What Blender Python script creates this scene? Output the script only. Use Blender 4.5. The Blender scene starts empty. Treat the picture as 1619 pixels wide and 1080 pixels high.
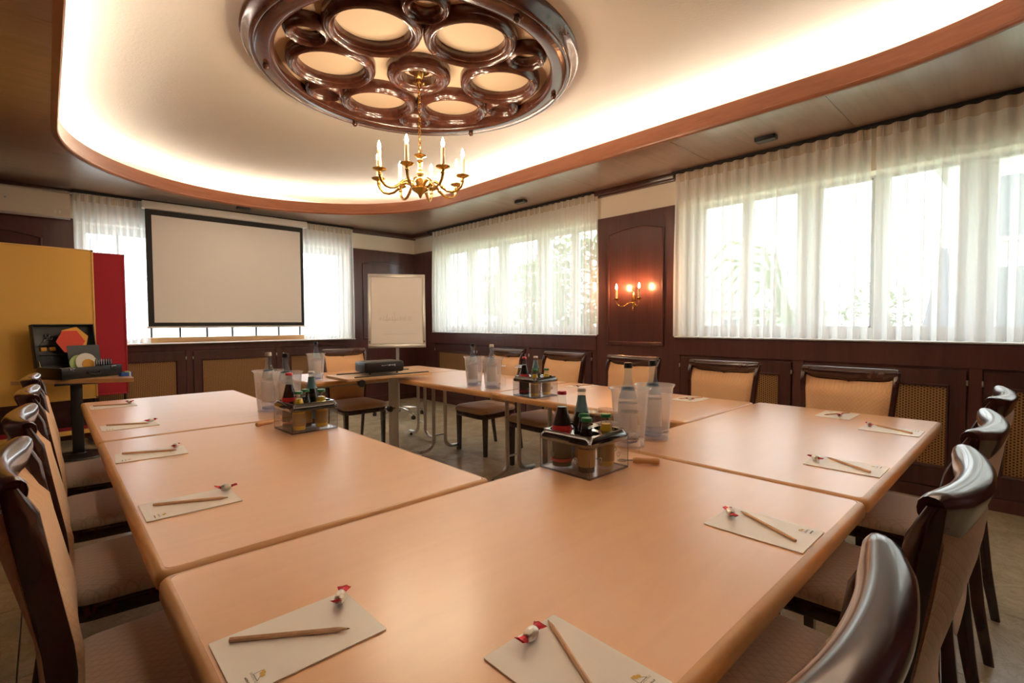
import bpy, bmesh, math, random
from mathutils import Vector, Matrix
random.seed(7)
PI = math.pi
SC = bpy.context.scene
COL = SC.collection
R = math.radians

# ------------------------------------------------------------------ camera, sky, exposure
F_PX = 783.75
cam_d = bpy.data.cameras.new('camera'); cam = bpy.data.objects.new('camera', cam_d); COL.objects.link(cam)
cam_d.sensor_fit = 'HORIZONTAL'; cam_d.sensor_width = 36.0; cam_d.lens = F_PX / 1619 * 36.0; cam_d.clip_start = 0.02; cam_d.clip_end = 300
YAW, PITCH, ROLL = .754506, -.0383926, -.00418934
fw = Vector((math.cos(PITCH)*math.sin(YAW), math.cos(PITCH)*math.cos(YAW), math.sin(PITCH)))
rt = Vector((math.cos(YAW), -math.sin(YAW), 0)); up = rt.cross(fw)
rt2 = rt*math.cos(ROLL) + up*math.sin(ROLL); up2 = -rt*math.sin(ROLL) + up*math.cos(ROLL)
cam.matrix_world = Matrix(((rt2.x, up2.x, -fw.x, 0), (rt2.y, up2.y, -fw.y, 0), (rt2.z, up2.z, -fw.z, 1.23), (0, 0, 0, 1)))
SC.camera = cam

SKY_STRENGTH = 1.42
COVE_STRENGTH = 19.0
BULB_STRENGTH = 170.0
SCONCE_STRENGTH = 200.0
EXPOSURE = 2.15
w = bpy.data.worlds.new('sky'); SC.world = w; w.use_nodes = True
bg = w.node_tree.nodes['Background']; bg.inputs[0].default_value = (.90, .96, 1.0, 1); bg.inputs[1].default_value = SKY_STRENGTH
SC.view_settings.view_transform = 'Standard'; SC.view_settings.look = 'None'
SC.view_settings.exposure = EXPOSURE; SC.view_settings.gamma = 1.0; SC.view_settings.use_curve_mapping = False
try:
    cy = SC.cycles
    cy.use_denoising = True; cy.transparent_max_bounces = 24; cy.max_bounces = 10; cy.diffuse_bounces = 6
    cy.glossy_bounces = 5; cy.transmission_bounces = 8; cy.caustics_reflective = False; cy.caustics_refractive = False
    cy.sample_clamp_indirect = 8.0
except Exception as e:
    print('cycles settings', e)

def portal(name, loc, rot, sx, sy):            # sky portals in the window openings: guide the sky light, emit nothing of their own
    d = bpy.data.lights.new(name, 'AREA'); d.shape = 'RECTANGLE'; d.size = sx; d.size_y = sy; d.cycles.is_portal = True
    o = bpy.data.objects.new(name, d); COL.objects.link(o); o.location = loc; o.rotation_euler = rot
portal('window_portal', (4.80, 4.93, 1.72), (0, R(90), 0), 1.3, 3.2)
portal('window_portal', (4.80, .77, 1.72), (0, R(90), 0), 1.3, 3.3)
portal('window_portal', (1.79, 7.42, 1.70), (R(-90), 0, 0), 3.1, 1.35)

# ------------------------------------------------------------------ materials
def lin(r, g, b):
    f = lambda c: (c/255/12.92) if c/255 <= .04045 else ((c/255+.055)/1.055)**2.4
    return (f(r), f(g), f(b))
class NT:
    def __init__(s, name):
        s.m = bpy.data.materials.new(name); s.m.use_nodes = True; s.t = s.m.node_tree; s.n = s.t.nodes; s.l = s.t.links
        s.p = s.n['Principled BSDF']; s.out = s.n['Material Output']
    def node(s, typ, **kw):
        n = s.n.new(typ)
        for k, v in kw.items(): setattr(n, k, v)
        return n
    def link(s, a, b): s.l.new(a, b)
    def coord(s, scale=(1, 1, 1), rot=(0, 0, 0), kind='Object'):
        tc = s.node('ShaderNodeTexCoord'); mp = s.node('ShaderNodeMapping'); s.link(tc.outputs[kind], mp.inputs[0])
        mp.inputs['Scale'].default_value = scale; mp.inputs['Rotation'].default_value = rot
        return mp.outputs[0]
    def math(s, op, a, b=None, c=None):
        n = s.node('ShaderNodeMath', operation=op)
        for i, v in enumerate((a, b, c)):
            if v is None: continue
            if isinstance(v, (int, float)): n.inputs[i].default_value = v
            else: s.link(v, n.inputs[i])
        return n.outputs[0]
    def mix(s, fac, a, b):
        n = s.node('ShaderNodeMix', data_type='RGBA')
        if isinstance(fac, (int, float)): n.inputs[0].default_value = fac
        else: s.link(fac, n.inputs[0])
        for sock, v in ((n.inputs[6], a), (n.inputs[7], b)):
            if isinstance(v, tuple): sock.default_value = (*v, 1)
            else: s.link(v, sock)
        return n.outputs[2]
    def noise(s, vec, scale=1, detail=4, rough=.5, dist=0):
        n = s.node('ShaderNodeTexNoise'); s.link(vec, n.inputs['Vector'])
        n.inputs['Scale'].default_value = scale; n.inputs['Detail'].default_value = detail
        n.inputs['Roughness'].default_value = rough; n.inputs['Distortion'].default_value = dist
        return n.outputs[0]
    def ramp(s, fac, stops):
        n = s.node('ShaderNodeValToRGB'); s.link(fac, n.inputs[0]); e = n.color_ramp.elements
        while len(e) < len(stops): e.new(.5)
        for i, (p, c) in enumerate(stops): e[i].position = p; e[i].color = (*c, 1) if len(c) == 3 else c
        return n.outputs[0]
    def bump(s, h, strength=.2, dist=.01):
        n = s.node('ShaderNodeBump'); n.inputs['Strength'].default_value = strength; n.inputs['Distance'].default_value = dist
        s.link(h, n.inputs['Height']); s.link(n.outputs[0], s.p.inputs['Normal'])
    def set(s, **kw):
        al = {'rough': 'Roughness', 'metal': 'Metallic', 'coat': 'Coat Weight', 'coat_rough': 'Coat Roughness', 'spec': 'Specular IOR Level',
              'trans': 'Transmission Weight', 'ior': 'IOR', 'sheen': 'Sheen Weight'}
        for k, v in kw.items(): s.p.inputs[al[k]].default_value = v
        return s
    def color(s, c):
        if isinstance(c, tuple): s.p.inputs['Base Color'].default_value = (*c, 1)
        else: s.link(c, s.p.inputs['Base Color'])
        return s

def flat(name, c, rough=.5, metal=0, **kw):
    t = NT(name); t.color(c); t.set(rough=rough, metal=metal, **kw); return t.m
def wood(name, c1, c2, scale, rough=.35, coat=0, coat_rough=.1, bump=.05, spec=.5):
    t = NT(name); v = t.coord(scale)
    f = t.noise(v, 1, 6, .6, .6); f2 = t.noise(v, 3.7, 3, .5)
    f = t.math('ADD', t.math('MULTIPLY', f, .75), t.math('MULTIPLY', f2, .25))
    t.color(t.ramp(f, [(.35, c1), (.65, c2)])); t.set(rough=rough, coat=coat, coat_rough=coat_rough, spec=spec)
    if bump: t.bump(f, bump, .002)
    return t.m
def emis(name, c, strength):
    t = NT(name); t.color((0, 0, 0)); t.p.inputs['Emission Color'].default_value = (*c, 1); t.p.inputs['Emission Strength'].default_value = strength
    return t.m
def thin(name, tint, gloss_rough=.03, haze=0.0, haze_col=(.9, .9, .9), ior=1.45):
    """thin clear sheet: tinted transparency, Fresnel gloss, a share of translucent haze"""
    t = NT(name); t.n.remove(t.p)
    tr = t.node('ShaderNodeBsdfTransparent'); tr.inputs[0].default_value = (*tint, 1)
    gl = t.node('ShaderNodeBsdfGlossy'); gl.inputs['Roughness'].default_value = gloss_rough
    base = tr.outputs[0]
    if haze:
        df = t.node('ShaderNodeBsdfDiffuse'); df.inputs[0].default_value = (*haze_col, 1)
        tl = t.node('ShaderNodeBsdfTranslucent'); tl.inputs[0].default_value = (*haze_col, 1)
        mx0 = t.node('ShaderNodeMixShader'); mx0.inputs[0].default_value = .5; t.link(df.outputs[0], mx0.inputs[1]); t.link(tl.outputs[0], mx0.inputs[2])
        mx = t.node('ShaderNodeMixShader'); mx.inputs[0].default_value = haze; t.link(base, mx.inputs[1]); t.link(mx0.outputs[0], mx.inputs[2]); base = mx.outputs[0]
    lw = t.node('ShaderNodeLayerWeight'); lw.inputs[0].default_value = .5; r0 = ((ior-1)/(ior+1))**2
    fr = t.math('ADD', r0, t.math('MULTIPLY', 1-r0, t.math('POWER', lw.outputs['Facing'], 5.0)))   # Schlick reflectance, the same from either side
    mg = t.node('ShaderNodeMixShader'); t.link(fr, mg.inputs[0]); t.link(base, mg.inputs[1]); t.link(gl.outputs[0], mg.inputs[2])
    t.link(mg.outputs[0], t.out.inputs[0]); return t.m

M = {}
M['mahogany'] = wood('mahogany', (.075, .027, .024), (.125, .045, .038), (14, 14, 1.2), .30, .3, .15, .03)
M['mahogany_dark'] = wood('mahogany_dark', (.055, .020, .017), (.095, .034, .028), (14, 14, 1.2), .35, .2, .2, .03)
M['soffit'] = wood('soffit_wood', (.22, .120, .078), (.29, .165, .110), (1.0, 16, 16), .28, 1.0, .22, 0)
M['lip'] = wood('lip_wood', (.27, .095, .045), (.36, .135, .065), (3, 3, 30), .35, .2, .2, .02)
M['cornice'] = wood('cornice_wood', (.05, .018, .012), (.09, .032, .022), (6, 6, 10), .3, .3, .15, .02)
M['black_joint'] = flat('joint_black', (.006, .004, .004), .7)
M['cream'] = flat('cream_paint', (.95, .85, .70), .6)
M['white_paint'] = flat('white_paint', (.82, .80, .76), .45)
t = NT('plaster'); v = t.coord((1, 1, 1)); t.color((.80, .71, .60)); t.set(rough=.75)
t.bump(t.noise(v, 70, 4, .6), .35, .006); M['plaster'] = t.m
t = NT('beech_laminate'); v = t.coord((1, 1, 1)); f = t.noise(t.coord((1.2, 9, 1)), 2.2, 5, .6, .8); f2 = t.noise(v, 1.3, 3, .5)
t.color(t.ramp(t.math('ADD', t.math('MULTIPLY', f, .6), t.math('MULTIPLY', f2, .4)), [(.3, (.80, .445, .215)), (.7, (.88, .51, .26))])); t.set(rough=.34, spec=.5, coat=.8, coat_rough=.28)
t.p.inputs['Coat IOR'].default_value = 1.55
M['laminate'] = t.m
M['beech_edge'] = wood('beech_edge', (.62, .32, .12), (.74, .41, .17), (5, 5, 25), .35, .2, .2, .02)
M['shelf_beech'] = wood('shelf_beech', (.58, .38, .20), (.68, .47, .27), (8, 30, 8), .4)
M['beech_small'] = wood('beech_small', (.46, .22, .085), (.60, .31, .13), (40, 8, 8), .4)
M['pencil'] = wood('pencil_wood', (.62, .36, .19), (.74, .46, .27), (30, 30, 30), .5)
M['pencil_lead'] = flat('pencil_lead', (.05, .045, .04), .4)
M['chair_wood'] = wood('chair_wood', (.028, .007, .006), (.060, .016, .012), (8, 8, 3), .24, .6, .10, .0)
t = NT('chair_fabric'); tc = t.node('ShaderNodeTexCoord'); sx = t.node('ShaderNodeSeparateXYZ'); t.link(tc.outputs['Object'], sx.inputs[0])
u = sx.outputs[0]; vv = t.math('ADD', sx.outputs[1], t.math('MULTIPLY', sx.outputs[2], .9))
d1 = t.math('ABSOLUTE', t.math('SINE', t.math('MULTIPLY', t.math('ADD', u, t.math('MULTIPLY', vv, 1.35)), 150)))
d2 = t.math('ABSOLUTE', t.math('SINE', t.math('MULTIPLY', t.math('SUBTRACT', u, t.math('MULTIPLY', vv, 1.35)), 150)))
dm = t.math('MINIMUM', d1, d2); wv = t.noise(t.coord((1, 1, 1)), 420, 2, .5)
line = t.math('SUBTRACT', 1.0, t.math('MINIMUM', t.math('MULTIPLY', dm, 3.2), 1.0))
base = t.mix(t.math('MULTIPLY', line, .55), (.82, .52, .28), (.60, .35, .165)); t.color(t.mix(t.math('MULTIPLY', wv, .35), base, (.64, .39, .20)))
t.set(rough=.8, sheen=.35); t.bump(t.math('ADD', dm, t.math('MULTIPLY', wv, .3)), .25, .0025); M['fabric'] = t.m
t = NT('chair_seat_fabric'); tc = t.node('ShaderNodeTexCoord'); sx = t.node('ShaderNodeSeparateXYZ'); t.link(tc.outputs['Object'], sx.inputs[0])
u = sx.outputs[0]; vv = sx.outputs[1]
d1 = t.math('ABSOLUTE', t.math('SINE', t.math('MULTIPLY', t.math('ADD', u, t.math('MULTIPLY', vv, .6)), 130)))
d2 = t.math('ABSOLUTE', t.math('SINE', t.math('MULTIPLY', t.math('SUBTRACT', u, t.math('MULTIPLY', vv, .6)), 130)))
dm = t.math('MINIMUM', d1, d2); wv = t.noise(t.coord((1, 1, 1)), 420, 2, .5)
line = t.math('SUBTRACT', 1.0, t.math('MINIMUM', t.math('MULTIPLY', dm, 3.0), 1.0))
base = t.mix(t.math('MULTIPLY', line, .6), (.66, .52, .42), (.40, .30, .235)); t.color(t.mix(t.math('MULTIPLY', wv, .3), base, (.53, .40, .32)))
t.set(rough=.8, sheen=.35); t.bump(t.math('ADD', dm, t.math('MULTIPLY', wv, .3)), .2, .002); M['seat_fabric'] = t.m
t = NT('floor_stone'); v = t.coord((1, 1, 1), kind='Object'); oi = t.node('ShaderNodeObjectInfo')
cv = t.node('ShaderNodeVectorMath', operation='ADD'); t.link(v, cv.inputs[0]); cm = t.node('ShaderNodeVectorMath', operation='SCALE'); t.link(oi.outputs['Location'], cm.inputs[0]); cm.inputs['Scale'].default_value = 1.7
t.link(cm.outputs[0], cv.inputs[1]); v2 = cv.outputs[0]
f = t.noise(v2, 2.2, 7, .6, 1.5); ve = t.noise(v2, 5, 5, .7, 3)
vein = t.math('SUBTRACT', 1.0, t.math('MINIMUM', t.math('MULTIPLY', t.math('ABSOLUTE', t.math('SUBTRACT', ve, .5)), 22), 1.0))
base = t.ramp(f, [(.3, (.46, .39, .25)), (.7, (.66, .57, .39))]); t.color(t.mix(t.math('MULTIPLY', vein, .35), base, (.28, .22, .13)))
t.set(rough=.24, spec=.5); M['stone'] = t.m
M['grout'] = flat('floor_grout', (.25, .21, .15), .8)
# cane webbing: tan weave with staggered dark holes
t = NT('cane_webbing'); tc = t.node('ShaderNodeTexCoord'); sx = t.node('ShaderNodeSeparateXYZ'); t.link(tc.outputs['Object'], sx.inputs[0])
P_ = .0165
cu = t.math('DIVIDE', t.math('ADD', sx.outputs[0], sx.outputs[1]), P_); cvv = t.math('DIVIDE', sx.outputs[2], P_*1.12)
colid = t.math('FLOOR', cu); odd = t.math('MODULO', t.math('ABSOLUTE', colid), 2.0)
fu = t.math('SUBTRACT', t.math('FRACT', cu), .5); fv = t.math('SUBTRACT', t.math('FRACT', t.math('ADD', cvv, t.math('MULTIPLY', odd, .5))), .5)
rr = t.math('SQRT', t.math('ADD', t.math('POWER', fu, 2.0), t.math('POWER', fv, 2.0))); hole = t.math('LESS_THAN', rr, .29)
wv = t.noise(t.coord((1, 1, 1)), 160, 2, .5)
t.color(t.mix(hole, t.mix(wv, (.30, .145, .045), (.44, .235, .085)), (.020, .009, .005))); t.set(rough=.45)
t.bump(t.math('SUBTRACT', 1.0, hole), .6, .004); M['cane'] = t.m
# sheer curtain
t = NT('sheer_curtain'); t.n.remove(t.p)
tr = t.node('ShaderNodeBsdfTransparent'); tl = t.node('ShaderNodeBsdfTranslucent'); df = t.node('ShaderNodeBsdfDiffuse')
tl.inputs[0].default_value = (.96, .96, .95, 1); df.inputs[0].default_value = (.94, .93, .90, 1)
m1 = t.node('ShaderNodeMixShader'); m1.inputs[0].default_value = .5; t.link(tl.outputs[0], m1.inputs[1]); t.link(df.outputs[0], m1.inputs[2])
m2 = t.node('ShaderNodeMixShader'); m2.inputs[0].default_value = .66; t.link(tr.outputs[0], m2.inputs[1]); t.link(m1.outputs[0], m2.inputs[2])
t.link(m2.outputs[0], t.out.inputs[0]); M['sheer'] = t.m
M['header'] = thin('curtain_header_tape', (1, 1, 1), .9, .55, (.86, .72, .55), 1.01)
M['pvc'] = flat('window_white', (.80, .81, .82), .35)
M['pane'] = thin('window_glass', (.97, .98, .98), .0, 0)
M['steel'] = flat('brushed_steel', (.68, .65, .61), .32, 1)
M['chrome'] = flat('chrome', (.75, .75, .75), .12, 1)
M['alu'] = flat('aluminium', (.55, .54, .50), .38, .9)
M['grey_metal'] = flat('grey_enamel', (.50, .46, .42), .4, .3)
t = NT('brass'); t.color((.72, .45, .13)); t.set(rough=.22, metal=1); M['brass'] = t.m
M['candle'] = flat('candle_sleeve', (.85, .66, .38), .5)
M['black'] = flat('black_plastic', (.012, .012, .012), .35)
M['black_soft'] = flat('black_rubber', (.010, .010, .010), .6)
M['black_gloss'] = flat('black_gloss', (.012, .013, .016), .10, coat=1.0, spec=.9)
M['black_gloss'].node_tree.nodes['Principled BSDF'].inputs['Coat IOR'].default_value = 1.8
M['proj_top'] = flat('projector_grey', (.055, .055, .052), .38)
M['screen'] = flat('screen_white', (.94, .93, .91), .6)
M['paper'] = flat('paper_cream', (.95, .92, .85), .42, spec=.8)
M['flip_paper'] = flat('flip_paper', (.88, .85, .81), .5)
M['ink'] = flat('ink_grey', (.30, .27, .24), .7)
M['faint'] = flat('faint_pencil', (.62, .58, .54), .7)
M['gold_ink'] = flat('gold_ink', (.70, .45, .06), .5)
M['yellow_felt'] = flat('yellow_felt', (1.0, .60, .14), .85)
M['red_felt'] = flat('red_felt', (.50, .03, .05), .85)
M['yellow_frame'] = flat('yellow_frame', (.92, .55, .12), .4)
M['red_foil'] = flat('red_foil', (.55, .01, .03), .22, .4)
M['silver_foil'] = flat('silver_foil', (.72, .69, .62), .3, .7)
M['acrylic'] = thin('clear_acrylic', (.95, .95, .96), .02, .03)
M['acrylic_edge'] = thin('acrylic_edge', (.66, .66, .69), .05, .15)
M['frost'] = thin('bottle_cooler_plastic', (.98, .98, .99), .06, .25, (.98, .98, .99))
M['clear_glass'] = thin('drinking_glass', (.97, .97, .97), .0, .0, ior=1.5)
M['water_glass'] = thin('water_bottle_glass', (.84, .90, .94), .02, .08, (.75, .84, .95))
M['water_base'] = thin('blue_bottle_base', (.35, .55, .90), .05, .35, (.30, .50, .90))
M['bottle_clear'] = thin('soft_drink_glass', (.90, .92, .90), .02, .02)
M['silver_label'] = flat('silver_label', (.74, .76, .80), .4, .1)
M['neck_label'] = flat('blue_grey_label', (.20, .30, .38), .5)
M['blue_label'] = flat('blue_label', (.06, .22, .42), .45)
M['teal_label'] = flat('teal_label', (.12, .25, .30), .45)
M['red_label'] = flat('red_label', (.55, .035, .035), .4)
M['cola'] = flat('cola', (.018, .005, .003), .12)
M['orange'] = flat('orange_juice', (1.0, .66, .06), .3)
M['dark_juice'] = flat('dark_juice', (.025, .004, .005), .12)
M['juice_label'] = flat('juice_label', (.42, .27, .07), .5)
M['green_cap'] = flat('green_cap', (.02, .18, .06), .35, .3)
M['red_cap'] = flat('red_cap', (.55, .03, .05), .35, .3)
M['white_cap'] = flat('pale_cap', (.62, .60, .52), .35, .3)
M['blue_plastic'] = flat('blue_plastic', (.02, .12, .55), .3)
M['pad_orange'] = flat('card_orange', (.82, .40, .05), .6)
M['pad_red'] = flat('card_red', (.75, .07, .03), .6)
M['pad_green'] = flat('card_green', (.38, .52, .20), .6)
M['pad_white'] = flat('card_white', (.80, .74, .66), .6)
M['ac'] = flat('air_conditioner_plastic', (.72, .64, .52), .4)
M['cove'] = emis('cove_tube', (1.0, .90, .76), COVE_STRENGTH)
M['bulb'] = emis('candle_bulb', (1.0, .80, .56), BULB_STRENGTH)
M['sconce_bulb'] = emis('sconce_bulb', (1.0, .45, .18), SCONCE_STRENGTH)
M['rosette_back'] = flat('rosette_backing', (.66, .49, .33), .7)
M['rosette_wood'] = wood('rosette_wood', (.055, .015, .009), (.115, .036, .020), (9, 9, 9), .22, .7, .12, .0)
M['render_white'] = flat('house_render', (.62, .60, .56), .9)
M['roof_grey'] = flat('roof_grey', (.55, .54, .54), .9)
M['leaf'] = flat('leaf_green', (.14, .21, .08), .8)
M['leaf2'] = flat('leaf_pale', (.22, .31, .13), .8)
M['bark'] = flat('bark', (.16, .12, .08), .9)
M['parasol'] = flat('parasol_grey', (.20, .22, .28), .9)
M['lawn'] = flat('lawn', (.50, .55, .38), .95)
M['dark_glass'] = flat('far_window', (.20, .23, .26), .15)

# ------------------------------------------------------------------ mesh helpers
class B:
    def __init__(s): s.bm = bmesh.new()
    def box(s, c, d, bev=0, seg=2, rot=None):
        r = bmesh.ops.create_cube(s.bm, size=1.0); vs = r['verts']
        bmesh.ops.scale(s.bm, vec=Vector(d), verts=vs)
        if bev:
            es = list({e for v in vs for e in v.link_edges})
            q = bmesh.ops.bevel(s.bm, geom=es, offset=bev, segments=seg, profile=.5, affect='EDGES')
            vs = list({v for f in q['faces'] for v in f.verts} | {v for v in vs if v.is_valid})
        if rot is not None: bmesh.ops.rotate(s.bm, cent=(0, 0, 0), matrix=rot, verts=vs)
        bmesh.ops.translate(s.bm, vec=Vector(c), verts=vs); return s
    def b2(s, x0, x1, y0, y1, z0, z1, bev=0, seg=2): return s.box(((x0+x1)/2, (y0+y1)/2, (z0+z1)/2), (x1-x0, y1-y0, z1-z0), bev, seg)
    def rings(s, rings, closed=True, cap=True, loop=False):
        rv = [[s.bm.verts.new(p) for p in r] for r in rings]; n = len(rv[0])
        pairs = list(zip(rv, rv[1:])) + ([(rv[-1], rv[0])] if loop else [])
        for a, b in pairs:
            for i in range(n if closed else n-1):
                j = (i+1) % n
                try: s.bm.faces.new((a[i], a[j], b[j], b[i]))
                except ValueError: pass
        if cap and closed and not loop:
            for r in (rv[0], rv[-1]):
                try: s.bm.faces.new(r)
                except ValueError: pass
        return s
    def lathe(s, prof, n=24, c=(0, 0, 0), cap=True, a0=0, axis=None):
        rg = []
        for r, z in prof:
            ring = [Vector((r*math.cos(a0+2*PI*i/n), r*math.sin(a0+2*PI*i/n), z)) for i in range(n)]
            if axis is not None: ring = [axis @ p for p in ring]
            rg.append([p + Vector(c) for p in ring])
        return s.rings(rg, True, cap)
    def torus_prof(s, prof, n=32, c=(0, 0, 0)):      # closed profile revolved: a moulded ring
        rg = [[Vector((r*math.cos(2*PI*i/n), r*math.sin(2*PI*i/n), z)) + Vector(c) for i in range(n)] for r, z in prof]
        return s.rings(rg, True, False, True)
    def tube(s, pts, r, n=10, closed=False):
        pts = [Vector(p) for p in pts]; m = len(pts); rg = []; up = None
        for i, p in enumerate(pts):
            if closed: d = (pts[(i+1) % m]-pts[i-1])
            else: d = (pts[min(i+1, m-1)]-pts[max(i-1, 0)])
            d.normalize()
            if up is None:
                up = Vector((0, 0, 1)) if abs(d.z) < .9 else Vector((1, 0, 0))
            x = up.cross(d); x.normalize(); up = d.cross(x); up.normalize()
            rr = r[i] if isinstance(r, (list, tuple)) else r
            rg.append([p + x*rr*math.cos(2*PI*k/n) + up*rr*math.sin(2*PI*k/n) for k in range(n)])
        return s.rings(rg, True, not closed, closed)
    def poly(s, pts, z0, z1):                        # prism over an xy outline
        return s.rings([[Vector((x, y, z0)) for x, y in pts], [Vector((x, y, z1)) for x, y in pts]])
    def sphere(s, c, r, n=12, m=8, sz=1.0):
        return s.lathe([(max(r*math.sin(PI*k/m), 1e-4), -r*sz*math.cos(PI*k/m)) for k in range(m+1)], n, c)
    def mesh(s, name, smooth=True, ang=35):
        bmesh.ops.recalc_face_normals(s.bm, faces=s.bm.faces)
        me = bpy.data.meshes.new(name); s.bm.to_mesh(me); s.bm.free()
        if smooth:
            me.polygons.foreach_set('use_smooth', [True]*len(me.polygons))
            try: me.set_sharp_from_angle(angle=R(ang))
            except Exception: pass
        return me
    def obj(s, name, mat, parent=None, loc=None, rotz=None, smooth=True, ang=35):
        me = s.mesh(name, smooth, ang); me.materials.append(M[mat] if isinstance(mat, str) else mat)
        return ob(name, me, parent, loc, rotz)
def ob(name, me, parent=None, loc=None, rotz=None):
    o = bpy.data.objects.new(name, me); COL.objects.link(o)
    if parent is not None: o.parent = parent
    if loc is not None: o.location = loc
    if rotz is not None: o.rotation_euler = (0, 0, rotz)
    return o
def tag(o, label, cat, group=None):
    o['label'] = label; o['category'] = cat
    if group: o['group'] = group
    return o
def thing(name, label, cat, loc=(0, 0, 0), rotz=0, group=None):
    o = bpy.data.objects.new(name, None); o.empty_display_size = .05; COL.objects.link(o); o.location = loc; o.rotation_euler = (0, 0, rotz)
    return tag(o, label, cat, group)
def struct(o, label=None, cat=None):
    o['kind'] = 'structure'
    if label: o['label'] = label
    if cat: o['category'] = cat
    return o
def dup(o, parent=None, loc=None, rotz=None, label=None):
    c = o.copy(); COL.objects.link(c)
    if parent is not None: c.parent = parent
    if loc is not None: c.location = loc
    if rotz is not None: c.rotation_euler = (0, 0, rotz)
    if label: c['label'] = label
    for ch in KIDS(o): dup(ch, c)
    return c
def KIDS(o): return [x for x in COL.objects if x.parent == o]
def rrect(hx, hy, r, n=6, cx=0, cy=0):
    pts = []
    for qx, qy, a in ((1, 1, 0), (-1, 1, PI/2), (-1, -1, PI), (1, -1, 1.5*PI)):
        for k in range(n+1):
            t = a + PI/2*k/n; pts.append((cx+qx*(hx-r)+r*math.cos(t), cy+qy*(hy-r)+r*math.sin(t)))
    return pts

# ------------------------------------------------------------------ room shell
XL, XR, YF, YB = -1.25, 4.45, -1.60, 7.07
ZS, ZC = 2.64, 2.95
fl = B().b2(XL-.2, XR+.4, YF-.2, YB+.4, -.12, -.012).obj('floor', 'grout', smooth=False)
struct(fl, 'beige marbled stone tile floor', 'floor')
TS = .60
tile_me = B().box((0, 0, -.006), (TS-.004, TS-.004, .012), .0015, 1).mesh('tile'); tile_me.materials.append(M['stone'])
for i in range(10):
    for j in range(15):
        x = XL+.24+TS*i; y = YF+.10+TS*j
        ob('tile', tile_me, fl, (x, y, 0), random.choice((0, PI/2, PI, -PI/2)))

def wall_with_holes(name, axis, p0, p1, a0, a1, z1, holes, mat):
    """slab across [p0,p1] on axis ('x': the slab is thick in x, runs in y), with rectangular holes (a,b,z0,z1)"""
    b = B()
    def put(u0, u1, z0, z1_):
        if u1-u0 < 1e-4 or z1_-z0 < 1e-4: return
        if axis == 'x': b.b2(p0, p1, u0, u1, z0, z1_)
        else: b.b2(u0, u1, p0, p1, z0, z1_)
    cur = a0
    for (h0, h1, hz0, hz1) in sorted(holes):
        put(cur, h0, 0, z1); put(h0, h1, 0, hz0); put(h0, h1, hz1, z1); cur = h1
    put(cur, a1, 0, z1)
    return struct(b.obj(name, mat, smooth=False))
W1 = (3.36, 6.50, 1.08, 2.33); W2 = (-.86, 2.39, 1.08, 2.33); W3 = (.27, 3.31, 1.0, 2.33)
wr = wall_with_holes('wall_right', 'x', XR, XR+.32, YF, YB+.32, ZC, [W1, W2], 'cream')
wb = wall_with_holes('wall_back', 'y', YB, YB+.32, XL-.2, XR, ZC, [W3], 'cream')
wl = wall_with_holes('wall_left', 'x', XL-.2, XL, YF, YB, ZC, [], 'mahogany')
wf = wall_with_holes('wall_front', 'y', YF-.2, YF, XL-.2, XR+.32, ZC, [], 'mahogany')
for o, l in ((wr, 'wall with the two wide curtained windows'), (wb, 'end wall behind the projection screen'), (wl, 'dark panelled wall behind the yellow board'), (wf, 'dark panelled wall behind the viewer')): o['label'] = l

# ceiling slab and soffit panels around the stadium-shaped opening
ce = struct(B().b2(XL-.2, XR+.32, YF-.2, YB+.32, ZC, ZC+.12).obj('ceiling', 'plaster', smooth=False), 'textured cream plaster ceiling', 'ceiling')
OX, OR, OYN, OYF = 1.83, 1.735, .86, 4.86
def skew(x, s): return -.055*(x-OX)/1.4*s
def opening(n=40):
    pts = []
    for k in range(n+1):
        a = PI*k/n; x = OX+OR*math.cos(a); pts.append((x, OYF+OR*math.sin(a)*1.0+skew(x, math.sin(a))))
    for k in range(n+1):
        a = PI+PI*k/n; pts.append((OX+OR*math.cos(a), OYN+OR*math.sin(a)))
    return pts
OP = opening()
def clip_poly(poly, y0, y1):
    def cl(p, ins, inter):
        out = []
        for i in range(len(p)):
            a, b = p[i-1], p[i]
            if ins(b):
                if not ins(a): out.append(inter(a, b))
                out.append(b)
            elif ins(a): out.append(inter(a, b))
        return out
    def at(y): return lambda a, b: (a[0]+(b[0]-a[0])*(y-a[1])/(b[1]-a[1]), y)
    p = cl(poly, lambda q: q[1] >= y0, at(y0)); return cl(p, lambda q: q[1] <= y1, at(y1)) if p else p
CX0, CX1, CY0, CY1 = XL, XR, YF, YB
right_arc = [p for p in OP if p[0] >= OX]; left_arc = [p for p in OP if p[0] <= OX]
ra = sorted(right_arc, key=lambda p: math.atan2(p[1]-2.86, p[0]-OX)); la = sorted(left_arc, key=lambda p: -math.atan2(p[1]-2.86, OX-p[0]))
yn = min(p[1] for p in OP); yf = max(p[1] for p in OP)
half_r = [(OX, CY0), (CX1, CY0), (CX1, CY1), (OX, CY1)] + [p for p in reversed(ra)]
half_l = [(OX, CY1), (CX0, CY1), (CX0, CY0), (OX, CY0)] + [p for p in reversed(la)]
cuts = [CY0] + [-.845+.6*k+.6 for k in range(0, 14) if CY0 < -.845+.6*k+.6 < CY1-.05] + [CY1]
cuts = [CY0, -.29, .955, 2.02, 3.2, 4.4, 5.6, CY1]
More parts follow.
